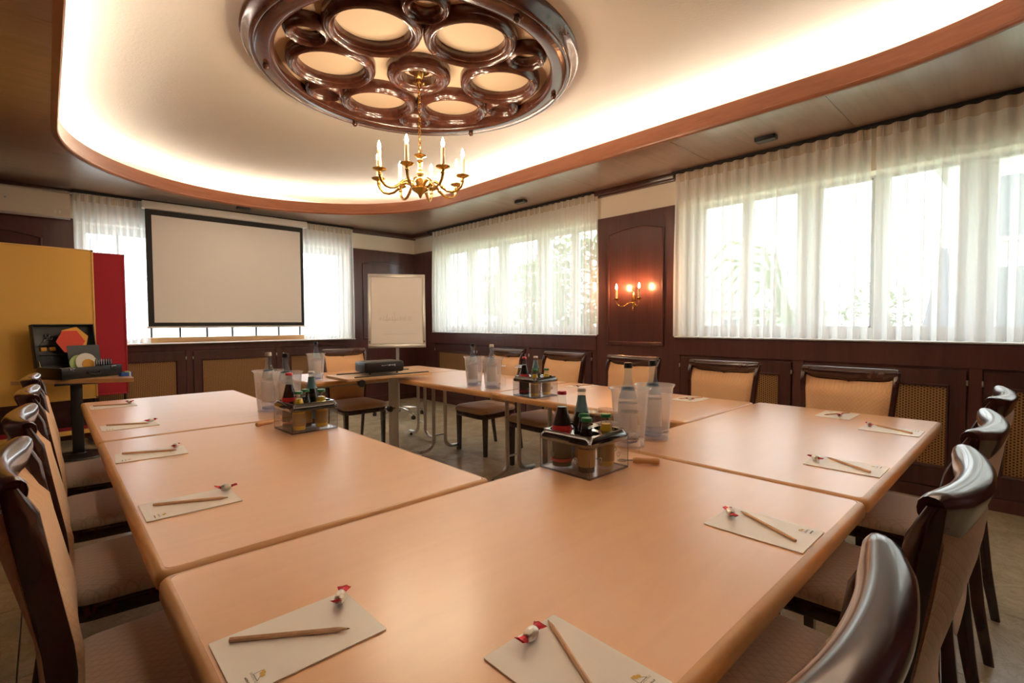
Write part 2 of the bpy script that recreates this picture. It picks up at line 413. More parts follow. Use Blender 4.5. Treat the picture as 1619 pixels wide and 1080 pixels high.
for half in (half_r, half_l):
    for y0, y1 in zip(cuts, cuts[1:]):
        p = clip_poly(half, y0+.0012, y1-.0012)
        if len(p) < 3: continue
        q = [p[0]]
        for c in p[1:]:
            if math.hypot(c[0]-q[-1][0], c[1]-q[-1][1]) > 1e-4: q.append(c)
        b = B(); bmv = [b.bm.verts.new((x, y, ZS)) for x, y in q]; f = b.bm.faces.new(bmv)
        e = bmesh.ops.extrude_face_region(b.bm, geom=[f]); bmesh.ops.translate(b.bm, vec=(0, 0, .022), verts=[v for v in e['geom'] if isinstance(v, bmesh.types.BMVert)])
        bmesh.ops.triangulate(b.bm, faces=[f for f in b.bm.faces if len(f.verts) > 4])
        b.obj('soffit_panel', 'soffit', ce, smooth=False)
# lip (fascia) around the opening, swept moulding, and the cove lamps behind it
def offset_loop(pts, d):
    n = len(pts); out = []
    for i in range(n):
        a = Vector(pts[i-1]); c = Vector(pts[(i+1) % n]); t_ = (c-a); t_.normalize(); out.append((pts[i][0]+t_.y*d, pts[i][1]-t_.x*d))
    return out
clean = []
for p in OP:
    if not clean or math.hypot(p[0]-clean[-1][0], p[1]-clean[-1][1]) > .01: clean.append(p)
if math.hypot(clean[0][0]-clean[-1][0], clean[0][1]-clean[-1][1]) < .01: clean.pop()
dense = []
for i in range(len(clean)):
    a, c = Vector(clean[i]), Vector(clean[(i+1) % len(clean)]); m = max(1, int((c-a).length/.15))
    for k in range(m): q = a.lerp(c, k/m); dense.append((q.x, q.y))
prof = [(.03, ZS-.001), (-.004, ZS-.006), (-.012, ZS+.004), (-.012, ZS+.016), (-.004, ZS+.022), (-.004, ZS+.135), (.006, ZS+.14), (.022, ZS+.14), (.024, ZS+.02), (.03, ZS+.01)]
b = B(); rings = []
for d, z in prof: rings.append([Vector((x, y, z)) for x, y in offset_loop(dense, d)])
b.rings(rings, True, False, True)
struct(b.obj('trim_1', 'lip', ang=50), 'red-brown wooden lip around the ceiling opening', 'trim')
b = B(); cl = offset_loop(dense, .115)
b.tube([(x, y, ZS+.122) for x, y in cl], .012, 8, True)
tag(b.obj('cove_light', 'cove'), 'warm tube light hidden behind the wooden ceiling lip', 'light')
# cornices
b = B(); b.b2(4.37, XR, 2.41, 3.345, ZS-.05, ZS, .006); b.b2(4.40, XR, 2.41, 3.345, ZS-.062, ZS-.048, .003)
struct(b.obj('trim_2', 'cornice'), 'dark cornice over the pillar', 'trim')
b = B(); b.b2(4.37, XR, 6.53, YB, ZS-.05, ZS, .006); b.b2(3.35, 4.37, 6.99, YB, ZS-.05, ZS, .006); b.b2(3.35, XR, 7.02, YB, ZS-.062, ZS-.048, .003)
struct(b.obj('trim_3', 'cornice'), 'dark cornice in the far corner', 'trim')
b = B(); b.b2(XL, .24, 6.99, YB, ZS-.05, ZS, .006)
struct(b.obj('trim_4', 'cornice'), 'dark cornice above the air conditioner', 'trim')
b = B()
for y0, y1 in ((-.95, 2.41), (3.345, 6.53)): b.b2(4.345, 4.41, y0, y1, ZS-.018, ZS-.0005)
struct(b.obj('trim_5', 'black_joint'), 'dark curtain rail slot along the window wall', 'trim')
struct(B().b2(.24, 3.35, 6.965, 7.02, ZS-.018, ZS-.0005).obj('trim_6', 'black_joint'), 'dark curtain rail slot on the end wall', 'trim')

# dark wood panelling
XP = 4.43          # face of the panelling on the window wall
YP = 7.05          # face of the panelling on the end wall
def arch_outline(u0, u1, z0, zs, za, n=10):
    pts = [(u0, z0), (u1, z0), (u1, zs)]
    for k in range(1, n): t_ = k/n; u_ = u1+(u0-u1)*t_; pts.append((u_, zs+(za-zs)*math.sin(PI*t_)))
    pts.append((u0, zs)); return pts
def arch_panel(wall_axis, face, u0, u1, z0, zs, za, parent, into):
    """raised field with a moulded frame; into = direction of the room (+1/-1) on the axis"""
    o = arch_outline(u0, u1, z0, zs, za); cu = sum(p[0] for p in o)/len(o); cz = sum(p[1] for p in o)/len(o)
    def P(u, z, d): return Vector((face+into*d, u, z)) if wall_axis == 'x' else Vector((u, face+into*d, z))
    def ins(k): return [((u-cu)*(1-k/((u1-u0)/2))+cu, (z-cz)*(1-k/((za-z0)/2))+cz) for u, z in o]
    b = B(); prof = [(0, .0), (-.002, .010), (.008, .018), (.020, .016), (.026, .004), (.028, 0)]
    b.rings([[P(u, z, d) for u, z in ins(k)] for k, d in prof], True, False, True)
    b.obj('panel_moulding', 'mahogany', parent, ang=25)
    b = B(); q = ins(.026); b.rings([[P(u, z, 0) for u, z in q], [P(u, z, .004) for u, z in q]])
    b.obj('panel_field', 'mahogany', parent, smooth=False)
b = B(); b.b2(XP, XR, 2.41, 3.345, 0, 2.35); b.b2(XP, XR, 6.52, YB, 0, 2.35)
b.b2(XP, XR, YF, -.92, 0, 2.35)
pan = struct(b.obj('trim_7', 'mahogany', smooth=False), 'dark mahogany panelling on the window wall piers', 'panelling')
arch_panel('x', XP, 2.53, 3.20, .985, 2.155, 2.207, pan, -1)
b = B(); b.b2(3.345, XR, YP, YB, 0, 2.35); b.b2(XL, .245, YP, YB, 0, 2.35)
pan2 = struct(b.obj('trim_8', 'mahogany', smooth=False), 'dark mahogany panelling on the end wall', 'panelling')
arch_panel('y', YP, 3.52, 4.24, .985, 2.13, 2.19, pan2, -1)
arch_panel('y', YP, -.78, .0, .985, 2.12, 2.18, pan2, -1)
# radiator cover run: top rail, posts, plinth; each cover unit a framed cane panel
def cover_run(axis, face, u0, u1, ztop, units, label, name):
    into = -1
    b = B()
    def bb(a0, a1, d0, d1, z0, z1, bev=0):
        lo, hi = face+into*d1, face+into*d0
        (b.b2(lo, hi, a0, a1, z0, z1, bev) if axis == 'x' else b.b2(a0, a1, lo, hi, z0, z1, bev))
    bb(u0, u1, -.018, .012, .915, ztop-.016, .003)
    bb(u0, u1, -.018, .004, 0, .085, .002)
    edges = [u0] + [e for q in units for e in q] + [u1]
    for a, c in zip(edges[0::2], edges[1::2]):
        if c-a > .005: bb(a, c, -.018, .006, .08, .92, .002)
    for a, c in units: bb(a, c, -.018, -.010, .08, .92)
    run = struct(b.obj(name, 'mahogany', smooth=False), label, 'panelling')
    for a, c in units:
        def rect(mar, z0, z1, d): 
            q = ((a+mar, z0), (c-mar, z0), (c-mar, z1), (a+mar, z1))
            return [Vector((face+into*d, u_, z)) if axis == 'x' else Vector((u_, face+into*d, z)) for u_, z in q]
        fb = B(); g = .010
        fb.rings([rect(g, .095, .895, -.008), rect(g, .095, .895, .018), rect(.092, .222, .800, .018), rect(.096, .228, .794, .026), rect(.106, .240, .782, .022), rect(.108, .243, .779, .004), rect(.108, .243, .779, -.008)], True, False, True)
        fr = fb.obj('cover_frame', 'mahogany_dark', run, smooth=False)
        cb = B(); cb.rings([rect(.104, .236, .786, .000), rect(.104, .236, .786, .007)])
        cb.obj('cane_panel', 'cane', fr, smooth=False)
        for e in (a+.004, c-.004):
            kb = B()
            if axis == 'x': kb.b2(face-.022, face-.004, e-.006, e+.006, .80, .835, .002)
            else: kb.b2(e-.006, e+.006, face-.022, face-.004, .80, .835, .002)
            kb.obj('latch', 'steel', fr)
    return run
cover_run('x', XP, 3.345, 6.52, 1.09, [(3.40, 4.39), (4.45, 5.42), (5.48, 6.45)], 'dark radiator cover with cane panels under the far side window', 'trim_9')
cover_run('x', XP, -.92, 2.41, 1.09, [(-.80, .245), (.312, 1.29), (1.37, 2.355)], 'dark radiator cover with cane panels under the near side window', 'trim_10')
cover_run('y', YP, .245, 3.345, 1.005, [(.30, 1.225), (1.29, 2.26), (2.343, 3.30)], 'dark radiator cover with cane panels under the projection screen', 'trim_11')
b = B(); b.b2(4.405, 4.62, -.90, 2.41, 1.078, 1.09, .003); struct(b.obj('trim_12', 'white_paint'), 'pale sill of the near side window', 'sill')
b = B(); b.b2(4.405, 4.62, 3.345, 6.52, 1.078, 1.09, .003); struct(b.obj('trim_13', 'white_paint'), 'pale sill of the far side window', 'sill')
b = B(); b.b2(.25, 3.34, 6.93, 7.24, .992, 1.006, .003); struct(b.obj('trim_14', 'white_paint'), 'pale sill of the end wall window', 'sill')
b = B(); b.b2(.80, 2.70, 7.10, 7.13, 1.006, 1.07, .003); struct(b.obj('trim_15', 'beech_edge'), 'light wooden board along the end wall window sill', 'trim')
b = B(); b.b2(4.412, XP, 6.52, YB, 0, .09); b.b2(4.412, XP, 2.41, 3.345, 0, .09); struct(b.obj('baseboard_right', 'mahogany_dark', smooth=False), 'dark skirting along the window wall', 'baseboard')
b = B(); b.b2(3.345, 4.41, 7.03, YP, 0, .09); b.b2(XL, .245, 7.03, YP, 0, .09); struct(b.obj('baseboard_back', 'mahogany_dark', smooth=False), 'dark skirting along the end wall', 'baseboard')

# ------------------------------------------------------------------ windows
def window(name, axis, p, u0, u1, z0, z1, panes, zt, zb, label, grid=False):
    """frame slab with pane openings; panes = list of (u0,u1)"""
    b = B()
    def bb(a0, a1, q0, q1, d0=0, d1=.07, B_=b, bev=.004):
        (B_.b2(p+d0, p+d1, a0, a1, q0, q1, bev) if axis == 'x' else B_.b2(a0, a1, p+d0, p+d1, q0, q1, bev))
    bb(u0, u1, zt, z1); bb(u0, u1, z0, zb)
    cur = u0
    for a, c in panes:
        bb(cur, a, zb-.01, zt+.01); cur = c
    bb(cur, u1, zb-.01, zt+.01)
    f = struct(b.obj(name, 'pvc'), label, 'window')
    for a, c in panes:
        g = B(); bb(a-.005, c+.005, zb-.005, zt+.005, .030, .036, g, 0); g.obj('pane', 'pane', f, smooth=False)
        s_ = B(); m = .012
        for q in ((a, a+m, zb, zt), (c-m, c, zb, zt)): bb(*q, -.004, .03, s_, .002)
        for q in ((a, c, zb, zb+m), (a, c, zt-m, zt)): bb(*q, -.004, .03, s_, .002)
        s_.obj('sash_bead', 'pvc', f)
        if grid:
            n = max(1, round((c-a)/.29)); gb = B()
            for k in range(1, n): x_ = a+(c-a)*k/n; bb(x_-.011, x_+.011, zb, zt, .022, .044, gb, 0)
            for k in range(1, 5): z_ = zb+(zt-zb)*k/5; bb(a, c, z_-.005, z_+.005, .022, .044, gb, 0)
            gb.obj('glazing_bar', 'proj_top', f, smooth=False)
    return f
win1 = window('window_1', 'x', 4.62, 3.36, 6.50, 1.08, 2.36, [(3.48, 3.78), (3.86, 4.24), (4.42, 5.0), (5.16, 5.74), (5.88, 6.38)], 2.30, 1.165, 'white framed window behind the far side curtains')
win2 = window('window_2', 'x', 4.62, -.86, 2.39, 1.08, 2.36, [(-.72, -.20), (-.08, .22), (.39, .80), (.89, 1.235), (1.405, 1.785), (1.85, 2.22)], 2.315, 1.18, 'white framed window behind the near side curtains')
win3 = window('window_3', 'y', 7.25, .27, 3.31, 1.0, 2.36, [(.34, 3.24)], 2.25, 1.035, 'white window with glazing bars behind the projection screen', True)
for wn, (yy) in ((win2, 1.32), (win2, .305), (win1, 4.33)):
    h = B(); h.b2(4.585, 4.622, yy-.012, yy+.012, 1.66, 1.72, .004); h.tube([(4.583, yy, 1.70), (4.572, yy, 1.70), (4.570, yy-.01, 1.66), (4.570, yy-.012, 1.58)], .008, 8); h.obj('window_handle', 'pvc', wn)

# ------------------------------------------------------------------ sheer curtains
def curtain(name, axis, p, u0, u1, z0, z1, pleat, label, seed, group):
    rnd = random.Random(seed); n = round((u1-u0)/pleat); pw = (u1-u0)/n; S = 12; NZ = 14
    amp = [rnd.uniform(.75, 1.25) for _ in range(n+1)]; ph = [rnd.uniform(-.25, .25) for _ in range(n+1)]
    b = B(); rows = []
    for k in range(NZ+1):
        tz = k/NZ; z = z1+(z0-z1)*tz; row = []
        A = .016+.018*min(1, tz*1.6); sw = .011*min(1, .35+tz)
        for i in range(n*S+1):
            c = i/S; ci = int(min(c, n-1)); a_ = amp[ci]+(amp[ci+1]-amp[ci])*(c-ci); pp = ph[ci]+(ph[ci+1]-ph[ci])*(c-ci)
            th = 2*PI*c + pp*tz*1.6
            u = u0+pw*c - sw*a_*math.sin(2*th)*1.25 + .006*tz*math.sin(c*1.7+seed)
            u = min(max(u, u0), u1)
            d = A*a_*math.sin(th) + .006*tz*math.sin(c*.9+seed)
            row.append(Vector((p+d, u, z)) if axis == 'x' else Vector((u, p+d, z)))
        rows.append(row)
    b.rings(rows, False, False)
    e = thing(name, label, 'curtain', (0, 0, 0), 0, group)
    b.obj('sheer_panel', 'sheer', e, ang=80)
    hb = B(); hr = []
    for zz in (z1+.002, z1-.028, z1-.075):
        row = []
        for i in range(n*6+1):
            c = i/6; d = .016*math.sin(2*PI*c)-.004; row.append(Vector((p+d, u0+pw*c, zz)) if axis == 'x' else Vector((u0+pw*c, p+d, zz)))
        hr.append(row)
    hb.rings(hr, False, False); hb.obj('header_tape', 'header', e, ang=80)
    hb = B(); hr = []
    for zz in (z1-.075, z1-.16, z1-.255):
        row = []
        for i in range(n*6+1):
            c = i/6; d = .017*math.sin(2*PI*c)-.006; row.append(Vector((p+d, u0+pw*c, zz)) if axis == 'x' else Vector((u0+pw*c, p+d, zz)))
        hr.append(row)
    hb.rings(hr, False, False); hb.obj('pleat_band', 'sheer', e, ang=80)
    return e
gcu = 'sheer white curtains'
curtain('sheer_curtain', 'x', 4.375, 3.295, 4.985, 1.094, 2.615, .088, 'sheer white curtain on the far side window, half beside the wall light pier', 1, gcu)
curtain('sheer_curtain', 'x', 4.375, 4.995, 6.415, 1.094, 2.615, .088, 'sheer white curtain on the far side window, half beside the flip chart corner', 2, gcu)
curtain('sheer_curtain', 'x', 4.375, .862, 2.385, 1.094, 2.615, .092, 'sheer white curtain on the near side window, half beside the wall light pier', 3, gcu)
curtain('sheer_curtain', 'x', 4.375, -.90, .832, 1.094, 2.615, .092, 'sheer white curtain at the right frame edge, beyond the narrow gap', 4, gcu)
curtain('sheer_curtain', 'y', 6.975, .245, .87, 1.010, 2.605, .062, 'narrow sheer white curtain between the red board and the projection screen', 5, gcu)
curtain('sheer_curtain', 'y', 6.975, 2.62, 3.335, 1.010, 2.605, .066, 'narrow sheer white curtain right of the projection screen', 6, gcu)
# ------------------------------------------------------------------ tables
def make_table(name, label, x0, x1, y0, y1, long_axis):
    cx, cy = (x0+x1)/2, (y0+y1)/2; hx, hy = (x1-x0)/2, (y1-y0)/2
    t = thing(name, label, 'table', (cx, cy, 0), 0, 'beech conference tables in the ring')
    l = .018; r = .028
    b = B(); b.rings([[Vector((x, y, z)) for x, y in rrect(hx-l-i, hy-l-i, r-.012)] for z, i in ((.705, 0), (.7393, 0), (.740, .0006))]); b.obj('tabletop', 'laminate', t)
    prof = [(l+.0004, .7398), (.012, .7396), (.006, .7372), (.002, .733), (0, .726), (0, .708), (.003, .702), (.010, .700), (l+.03, .700), (l+.0004, .702)]
    b = B(); b.rings([[Vector((x, y, z)) for x, y in rrect(hx-i, hy-i, max(.006, r-i))] for i, z in prof], True, False, True); b.obj('edge_lipping', 'beech_edge', t, ang=60)
    b = B(); ax, ay = (hx-.12, .03) if long_axis == 'x' else (.03, hy-.12)
    for s in (-1, 1):
        if long_axis == 'x': b.box((0, s*(hy-.14), .685), (2*ax, .022, .03), .003, 1)
        else: b.box((s*(hx-.14), 0, .685), (.022, 2*ay, .03), .003, 1)
    b.obj('under_rail', 'grey_metal', t)
    for s in (-1, 1):
        L = hx if long_axis == 'x' else hy; e = s*(L-.225)
        P = (lambda a, z: (e, a, z)) if long_axis == 'x' else (lambda a, z: (a, e, z))
        b = B()
        for q in (-1, 1):
            pts = [P(q*.065, .70), P(q*.065, .13)] + [P(q*(.065+.085*(1-math.cos(PI/2*k/6))), .13-.085*math.sin(PI/2*k/6)) for k in range(1, 7)] + [P(q*.235, .043)]
            b.tube(pts, .0165, 12)
        b.tube([P(-.065, .175), P(.065, .175)], .008, 8); b.box(P(0, .69), (.05, .30, .02) if long_axis == 'x' else (.30, .05, .02), .003, 1)
        lf = b.obj('leg_frame', 'steel', t)
        for q in (-1, 1):
            g = B(); g.lathe([(.012, 0), (.016, .006), (.016, .016), (.006, .02), (.006, .034)], 10, P(q*.215, 0)); g.obj('foot_glide', 'black_soft', lf)
    return t
make_table('conference_table', 'beech conference table on the left side, its near end cut by the front table', .142, 1.008, 1.167, 2.660, 'y')
make_table('conference_table', 'beech conference table on the left side, the far one towards the suitcase', .142, 1.008, 2.664, 4.085, 'y')
make_table('conference_table', 'largest beech conference table in the foreground with the clear bottle crate', .142, 1.612, .307, 1.161, 'x')
make_table('conference_table', 'beech conference table at the right whose corner points at the cane panels', 1.616, 3.150, .307, 1.165, 'x')
make_table('conference_table', 'beech conference table along the windows, the nearer one with bottle coolers', 2.25, 3.118, 1.171, 2.618, 'y')
make_table('conference_table', 'beech conference table along the windows, the farther one with steel legs in view', 2.25, 3.118, 2.622, 4.085, 'y')
make_table('conference_table', 'beech conference table at the far end behind the projector', 1.56, 3.118, 4.090, 4.885, 'x')

# ------------------------------------------------------------------ chairs
def post_y(z):
    K = [(0, -.245), (.2, -.212), (.42, -.186), (.6, -.178), (.78, -.205), (.9, -.222), (.97, -.233)]
    for (a, ya), (c, yc) in zip(K, K[1:]):
        if z <= c: t_ = (z-a)/(c-a); return ya+(yc-ya)*t_
    return K[-1][1]
def post_x(z): return .192+.036*max(0, min(1, (z-.42)/.5))
def bow(x, z): return .046*max(0, 1-(x/.235)**2)*max(0, min(1, (z-.35)/.45))
def make_chair(label):
    t = thing('conference_chair', label, 'chair', (0, 0, 0), 0, 'upholstered conference chairs')
    # seat cushion
    def seat_outline(k):
        pts = []
        for x, y in rrect(1, 1, .28, 7):
            ww = (.205+.030*(y+1)/2)*k; yy = .045+(.222*k)*y; pts.append((x*ww, yy + .018*k*(1-abs(x)**2)*(1 if y > 0 else 0)*max(0, y)))
        return pts
    b = B(); b.rings([[Vector((x, y, z - .010*max(0, (y-.18)/.1))) for x, y in seat_outline(k)] for k, z in ((.93, .392), (.99, .400), (1.0, .416), (.985, .430), (.94, .440), (.8, .448), (.5, .454), (.1, .456))]); b.obj('seat', 'seat_fabric', t, ang=80)
    b = B(); b.rings([[Vector((x, y, z)) for x, y in seat_outline(k)] for k, z in ((.96, .345), (.975, .352), (.975, .390), (.95, .398))])
    b.obj('seat_frame', 'chair_wood', t, ang=40)
    for s in (-1, 1):
        b = B(); b.rings([[Vector((s*.196+u*h, .222+v*h, z)) for u, v in ((-1, -1), (1, -1), (1, 1), (-1, 1))] for z, h in ((0, .0125), (.004, .0145), (.34, .0195), (.38, .0195))]); b.obj('front_leg', 'chair_wood', t, ang=50)
        b = B(); rg = []
        for k in range(19):
            z = .948*k/18; y = post_y(z); x = s*post_x(z); d = .014+.009*min(1, z/.42) if z < .42 else .023-.001*(z-.42)/.54
            wd = .0125+.001*min(1, z/.4); sl = .7
            if k == 18: d *= .55; y -= .007
            rg.append([Vector((x+u*wd, y+v*d, z)) for u, v in ((-1, -sl), (-sl, -1), (sl, -1), (1, -sl), (1, sl), (sl, 1), (-sl, 1), (-1, sl))])
        b.rings(rg); b.obj('back_post', 'chair_wood', t, ang=50)
    # top rail: scrolled section swept along the bowed back
    b = B(); rg = []; NX = 28
    for k in range(NX+1):
        x = -.2335+.467*k/NX; e = abs(x)/.2335; q = max(0, 1-e*e); y0 = -.228-.034*q; zt = .966-.004*q
        dep = .060+.006*q+.015*max(0, 1-abs(x)/.045); dr = .062+.045*min(1, q*1.6)
        sec = [(.020, -dep), (.025, -dep+.010), (.027, -.034), (.024, -.016), (.014, -.004), (.004, 0), (-.012, -.002), (-.024, -.009), (-.030, -.018), (-.030, -.026), (-.028, -.032), (-.023, -.046), (-.016, -.066), (-.012, -dr+.012), (-.008, -dr), (.0, -dr+.004), (.010, -dep-.003)]
        g = 1-.30*max(0, (e-.70)/.30)-(.12 if e > .99 else 0)
        rg.append([Vector((x, y0+u*g, zt+v*g-(.004 if e > .99 else 0))) for u, v in sec])
    b.rings(rg); b.obj('top_rail', 'chair_wood', t, ang=50)
    # upholstered back
    b = B(); nx, nz = 12, 12; front = []; back = []
    zb, = (.44,)
    for j in range(nz+1):
        rf, rb = [], []
        for i in range(nx+1):
            u = -1+2*i/nx; v = j/nz; z = zb+(.908-zb)*v; hw = post_x(z)-.011
            x = u*hw; edge = min(1, min(1-abs(u), min(v, 1.15-v)*1.2)/.10); top = min(1, (1-v)/.16); pf = -.006+.030*top+.020*math.sqrt(max(0, edge))*top+.012*math.sin(PI*v)*(1-u*u)
            rf.append(Vector((x, post_y(z)-bow(x, z)+pf, z))); zr = .395+(.885-.395)*v
            hw2 = post_x(zr)-.013; cut = .05*max(0, abs(u)-.72)/.28*max(0, 1-v*6)
            rb.append(Vector((u*hw2, post_y(zr)-bow(u*hw2, zr)-.016, zr+cut)))
        front.append(rf); back.append(rb)
    b.rings(front, False, False); b.rings(back, False, False)
    b.rings([front[0], back[0]], False, False); b.rings([front[-1], back[-1]], False, False)
    b.rings([[r[0] for r in front], [r[0] for r in back]], False, False); b.rings([[r[-1] for r in front], [r[-1] for r in back]], False, False)
    bmesh.ops.remove_doubles(b.bm, verts=b.bm.verts, dist=1e-5)
    b.obj('back_cushion', 'fabric', t, ang=55)
    return t
chairs = [
 ((.182, 1.435), -PI/2, 'nearest chair on the left side, its back cropped by the frame edge'),
 ((.187, 2.115), -PI/2, 'second chair from the viewer on the left side of the tables'),
 ((.189, 2.845), -PI/2, 'third chair from the viewer on the left side of the tables'),
 ((.186, 3.560), -PI/2, 'farthest chair on the left side, next to the table with the suitcase'),
 ((.526, .360), 0, 'nearest chair at the lower right corner, its glossy rail seen from behind'),
 ((1.208, .336), 0, 'second chair from the viewer on the right, whole back of wood and fabric in view'),
 ((1.852, .338), 0, 'third chair from the viewer on the right side of the tables'),
 ((2.612, .338), 0, 'farthest chair on the right side, before the rightmost cane panel'),
 ((3.130, .750), PI/2, 'chair on the window side nearest the viewer, beside the large cane panel'),
 ((3.120, 1.470), PI/2, 'second nearest chair on the window side, right of the bottle coolers'),
 ((3.120, 2.180), PI/2, 'chair on the window side under the lit wall sconce pier'),
 ((3.120, 2.890), PI/2, 'chair on the window side right behind the farther bottle crate'),
 ((3.120, 3.640), PI/2, 'farthest chair on the window side, behind the two white coolers'),
 ((2.270, 4.760), PI, 'lone chair at the far end table, behind the projector'),
]
proto = None
for (xy, rz, lab) in chairs:
    if proto is None: proto = make_chair(lab); o = proto
    else: o = dup(proto, label=lab)
    o.location = (*xy, 0); o.rotation_euler = (0, 0, rz)

# ------------------------------------------------------------------ ceiling rosette and chandelier
RC = (1.885, 2.910)
ro = thing('ceiling_rosette', 'large round ceiling rosette of dark wooden rings', 'ceiling rosette', (*RC, 0))
B().lathe([(.001, ZC-.0005), (.95, ZC-.0005), (.95, ZC-.008), (.001, ZC-.008)], 64).obj('backing', 'rosette_back', ro)
B().torus_prof([(.885, ZC), (.885, 2.885), (.895, 2.870), (.915, 2.866), (.985, 2.866), (.992, 2.872), (1.004, 2.868), (1.020, 2.876), (1.026, 2.892), (1.040, 2.902), (1.048, 2.925), (1.066, 2.935), (1.066, ZC)], 96).obj('outer_ring', 'rosette_wood', ro, ang=50)
def ring(name, r_in, r_out, z, a, rad, n=48):
    w_ = r_out-r_in; top = ZC-.006
    p = [(r_in, top), (r_in, z+.030), (r_in+.12*w_, z+.022), (r_in+.2*w_, z+.024), (r_in+.28*w_, z+.010), (r_in+.45*w_, z), (r_in+.62*w_, z+.004), (r_in+.72*w_, z+.016), (r_in+.80*w_, z+.012), (r_in+.92*w_, z+.022), (r_out, z+.036), (r_out, top)]
    c = (rad*math.cos(a), rad*math.sin(a), 0)
    return B().torus_prof(p, n, c).obj(name, 'rosette_wood', ro, ang=50)
for k in range(6):
    ring('large_ring', .205, .278, 2.862, R(30+60*k), .558)
for k in range(6):
    ring('small_ring', .075, .132, 2.866, R(60*k), .748, 36)
ring('centre_ring', .115, .212, 2.850, 0, 0)
for k in range(6):
    a = R(30+60*k); B().sphere((.952*math.cos(a), .952*math.sin(a), 2.852), .021, 12, 8).obj('knob', 'rosette_wood', ro)

ch = thing('chandelier', 'brass chandelier with eight lit electric candles under the ceiling rosette', 'chandelier', (*RC, 0))
B().lathe([(.001, 2.940), (.075, 2.938), (.072, 2.925), (.045, 2.915), (.030, 2.885), (.016, 2.872), (.012, 2.852), (.001, 2.85)], 24).obj('canopy', 'brass', ch)
b = B(); nl = 15
for k in range(nl):
    z = 2.845-(2.845-2.385)*(k+.5)/nl; h = .021; q = k % 2
    pts = [((0 if q else .008*math.sin(2*PI*i/10)), (.008*math.sin(2*PI*i/10) if q else 0), z+h*math.cos(2*PI*i/10)) for i in range(10)]
    b.tube(pts, .0034, 6, True)
b.obj('chain', 'brass', ch)
B().lathe([(.002, 2.392), (.008, 2.385), (.010, 2.375), (.040, 2.366), (.042, 2.360), (.020, 2.352), (.014, 2.335), (.020, 2.322), (.012, 2.312), (.017, 2.296), (.011, 2.286), (.018, 2.262), (.024, 2.238), (.014, 2.222), (.018, 2.206), (.030, 2.188), (.034, 2.165), (.055, 2.152), (.062, 2.138), (.048, 2.124), (.026, 2.112), (.014, 2.100), (.010, 2.088), (.004, 2.078), (.001, 2.076)], 24).obj('stem', 'brass', ch, ang=60)
for k in range(8):
    a = R(-122.9-16+45*k); ca, sa = math.cos(a), math.sin(a); P = lambda r, z: (r*ca, r*sa, z)
    cp = [(.045, 2.150), (.070, 2.176), (.100, 2.186), (.130, 2.172), (.155, 2.145), (.185, 2.122), (.220, 2.114), (.255, 2.122), (.280, 2.146), (.292, 2.178), (.294, 2.205)]
    b = B(); b.tube([P(*q) for q in cp], [.011, .012, .011, .010, .010, .0095, .009, .009, .009, .010, .011], 8)
    b.sphere(P(.150, 2.150), .013, 8, 6); b.sphere(P(.290, 2.186), .014, 10, 6)
    b.lathe([(.004, 2.200), (.020, 2.206), (.044, 2.216), (.046, 2.221), (.030, 2.219), (.018, 2.222), (.016, 2.232), (.002, 2.234)], 16, P(.294, 0))
    arm = b.obj('arm', 'brass', ch, ang=60)
    B().lathe([(.0125, 2.226), (.0125, 2.338), (.010, 2.342), (.001, 2.343)], 12, P(.294, 0)).obj('candle', 'candle', arm)
    B().lathe([(.004, 2.341), (.009, 2.352), (.011, 2.362), (.009, 2.376), (.004, 2.392), (.0005, 2.400)], 10, P(.294, 0)).obj('bulb', 'bulb', arm)
def sconce(loc, axis, label):
    s = thing('wall_sconce', label, 'sconce', loc, 0 if axis == 'x' else -PI/2)
    b = B()   # built for a wall whose face looks to -x
    b.rings([[Vector((-d, y*.9*q, z*q)) for y, z in ((0, -.075), (.012, -.06), (.016, -.035), (.010, -.015), (.020, .01), (.014, .045), (.010, .075), (0, .095), (-.010, .075), (-.014, .045), (-.020, .01), (-.010, -.015), (-.016, -.035), (-.012, -.06))] for d, q in ((.0005, 1), (.010, 1), (.018, .7))])
    b.lathe([(.001, -.112), (.007, -.105), (.004, -.095), (.010, -.085), (.006, -.075), (.006, -.06)], 10, (-.02, 0, 0)); b.sphere((-.02, 0, .115), .012, 10, 6, 1.4)
    b.obj('back_plate', 'brass', s)
    for q in (-1, 1):
        dx, dy = -.62, q*.78; P = lambda r, z: (-.012+dx*r, dy*r, z)
        b = B(); b.tube([P(*v) for v in ((0, -.030), (.03, -.022), (.055, -.035), (.085, -.058), (.115, -.066), (.145, -.058), (.165, -.036), (.172, -.010), (.172, .002))], .0055, 8)
        b.lathe([(.003, -.004), (.018, .004), (.034, .012), (.034, .016), (.014, .016), (.012, .026), (.001, .027)], 14, P(.172, 0))
        arm = b.obj('arm', 'brass', s, ang=60)
        B().lathe([(.0115, .020), (.0115, .112), (.001, .114)], 12, P(.172, 0)).obj('candle', 'candle', arm)
        B().lathe([(.004, .112), (.009, .122), (.011, .132), (.008, .146), (.0005, .166)], 10, P(.172, 0)).obj('bulb', 'sconce_bulb', arm)
    return s
sconce((XP-.004, 2.868, 1.455), 'x', 'brass two-candle wall light on the arched wood panel between the windows')
sconce((3.88, YP-.004, 1.455), 'y', 'brass wall light glowing behind the flip chart in the corner')
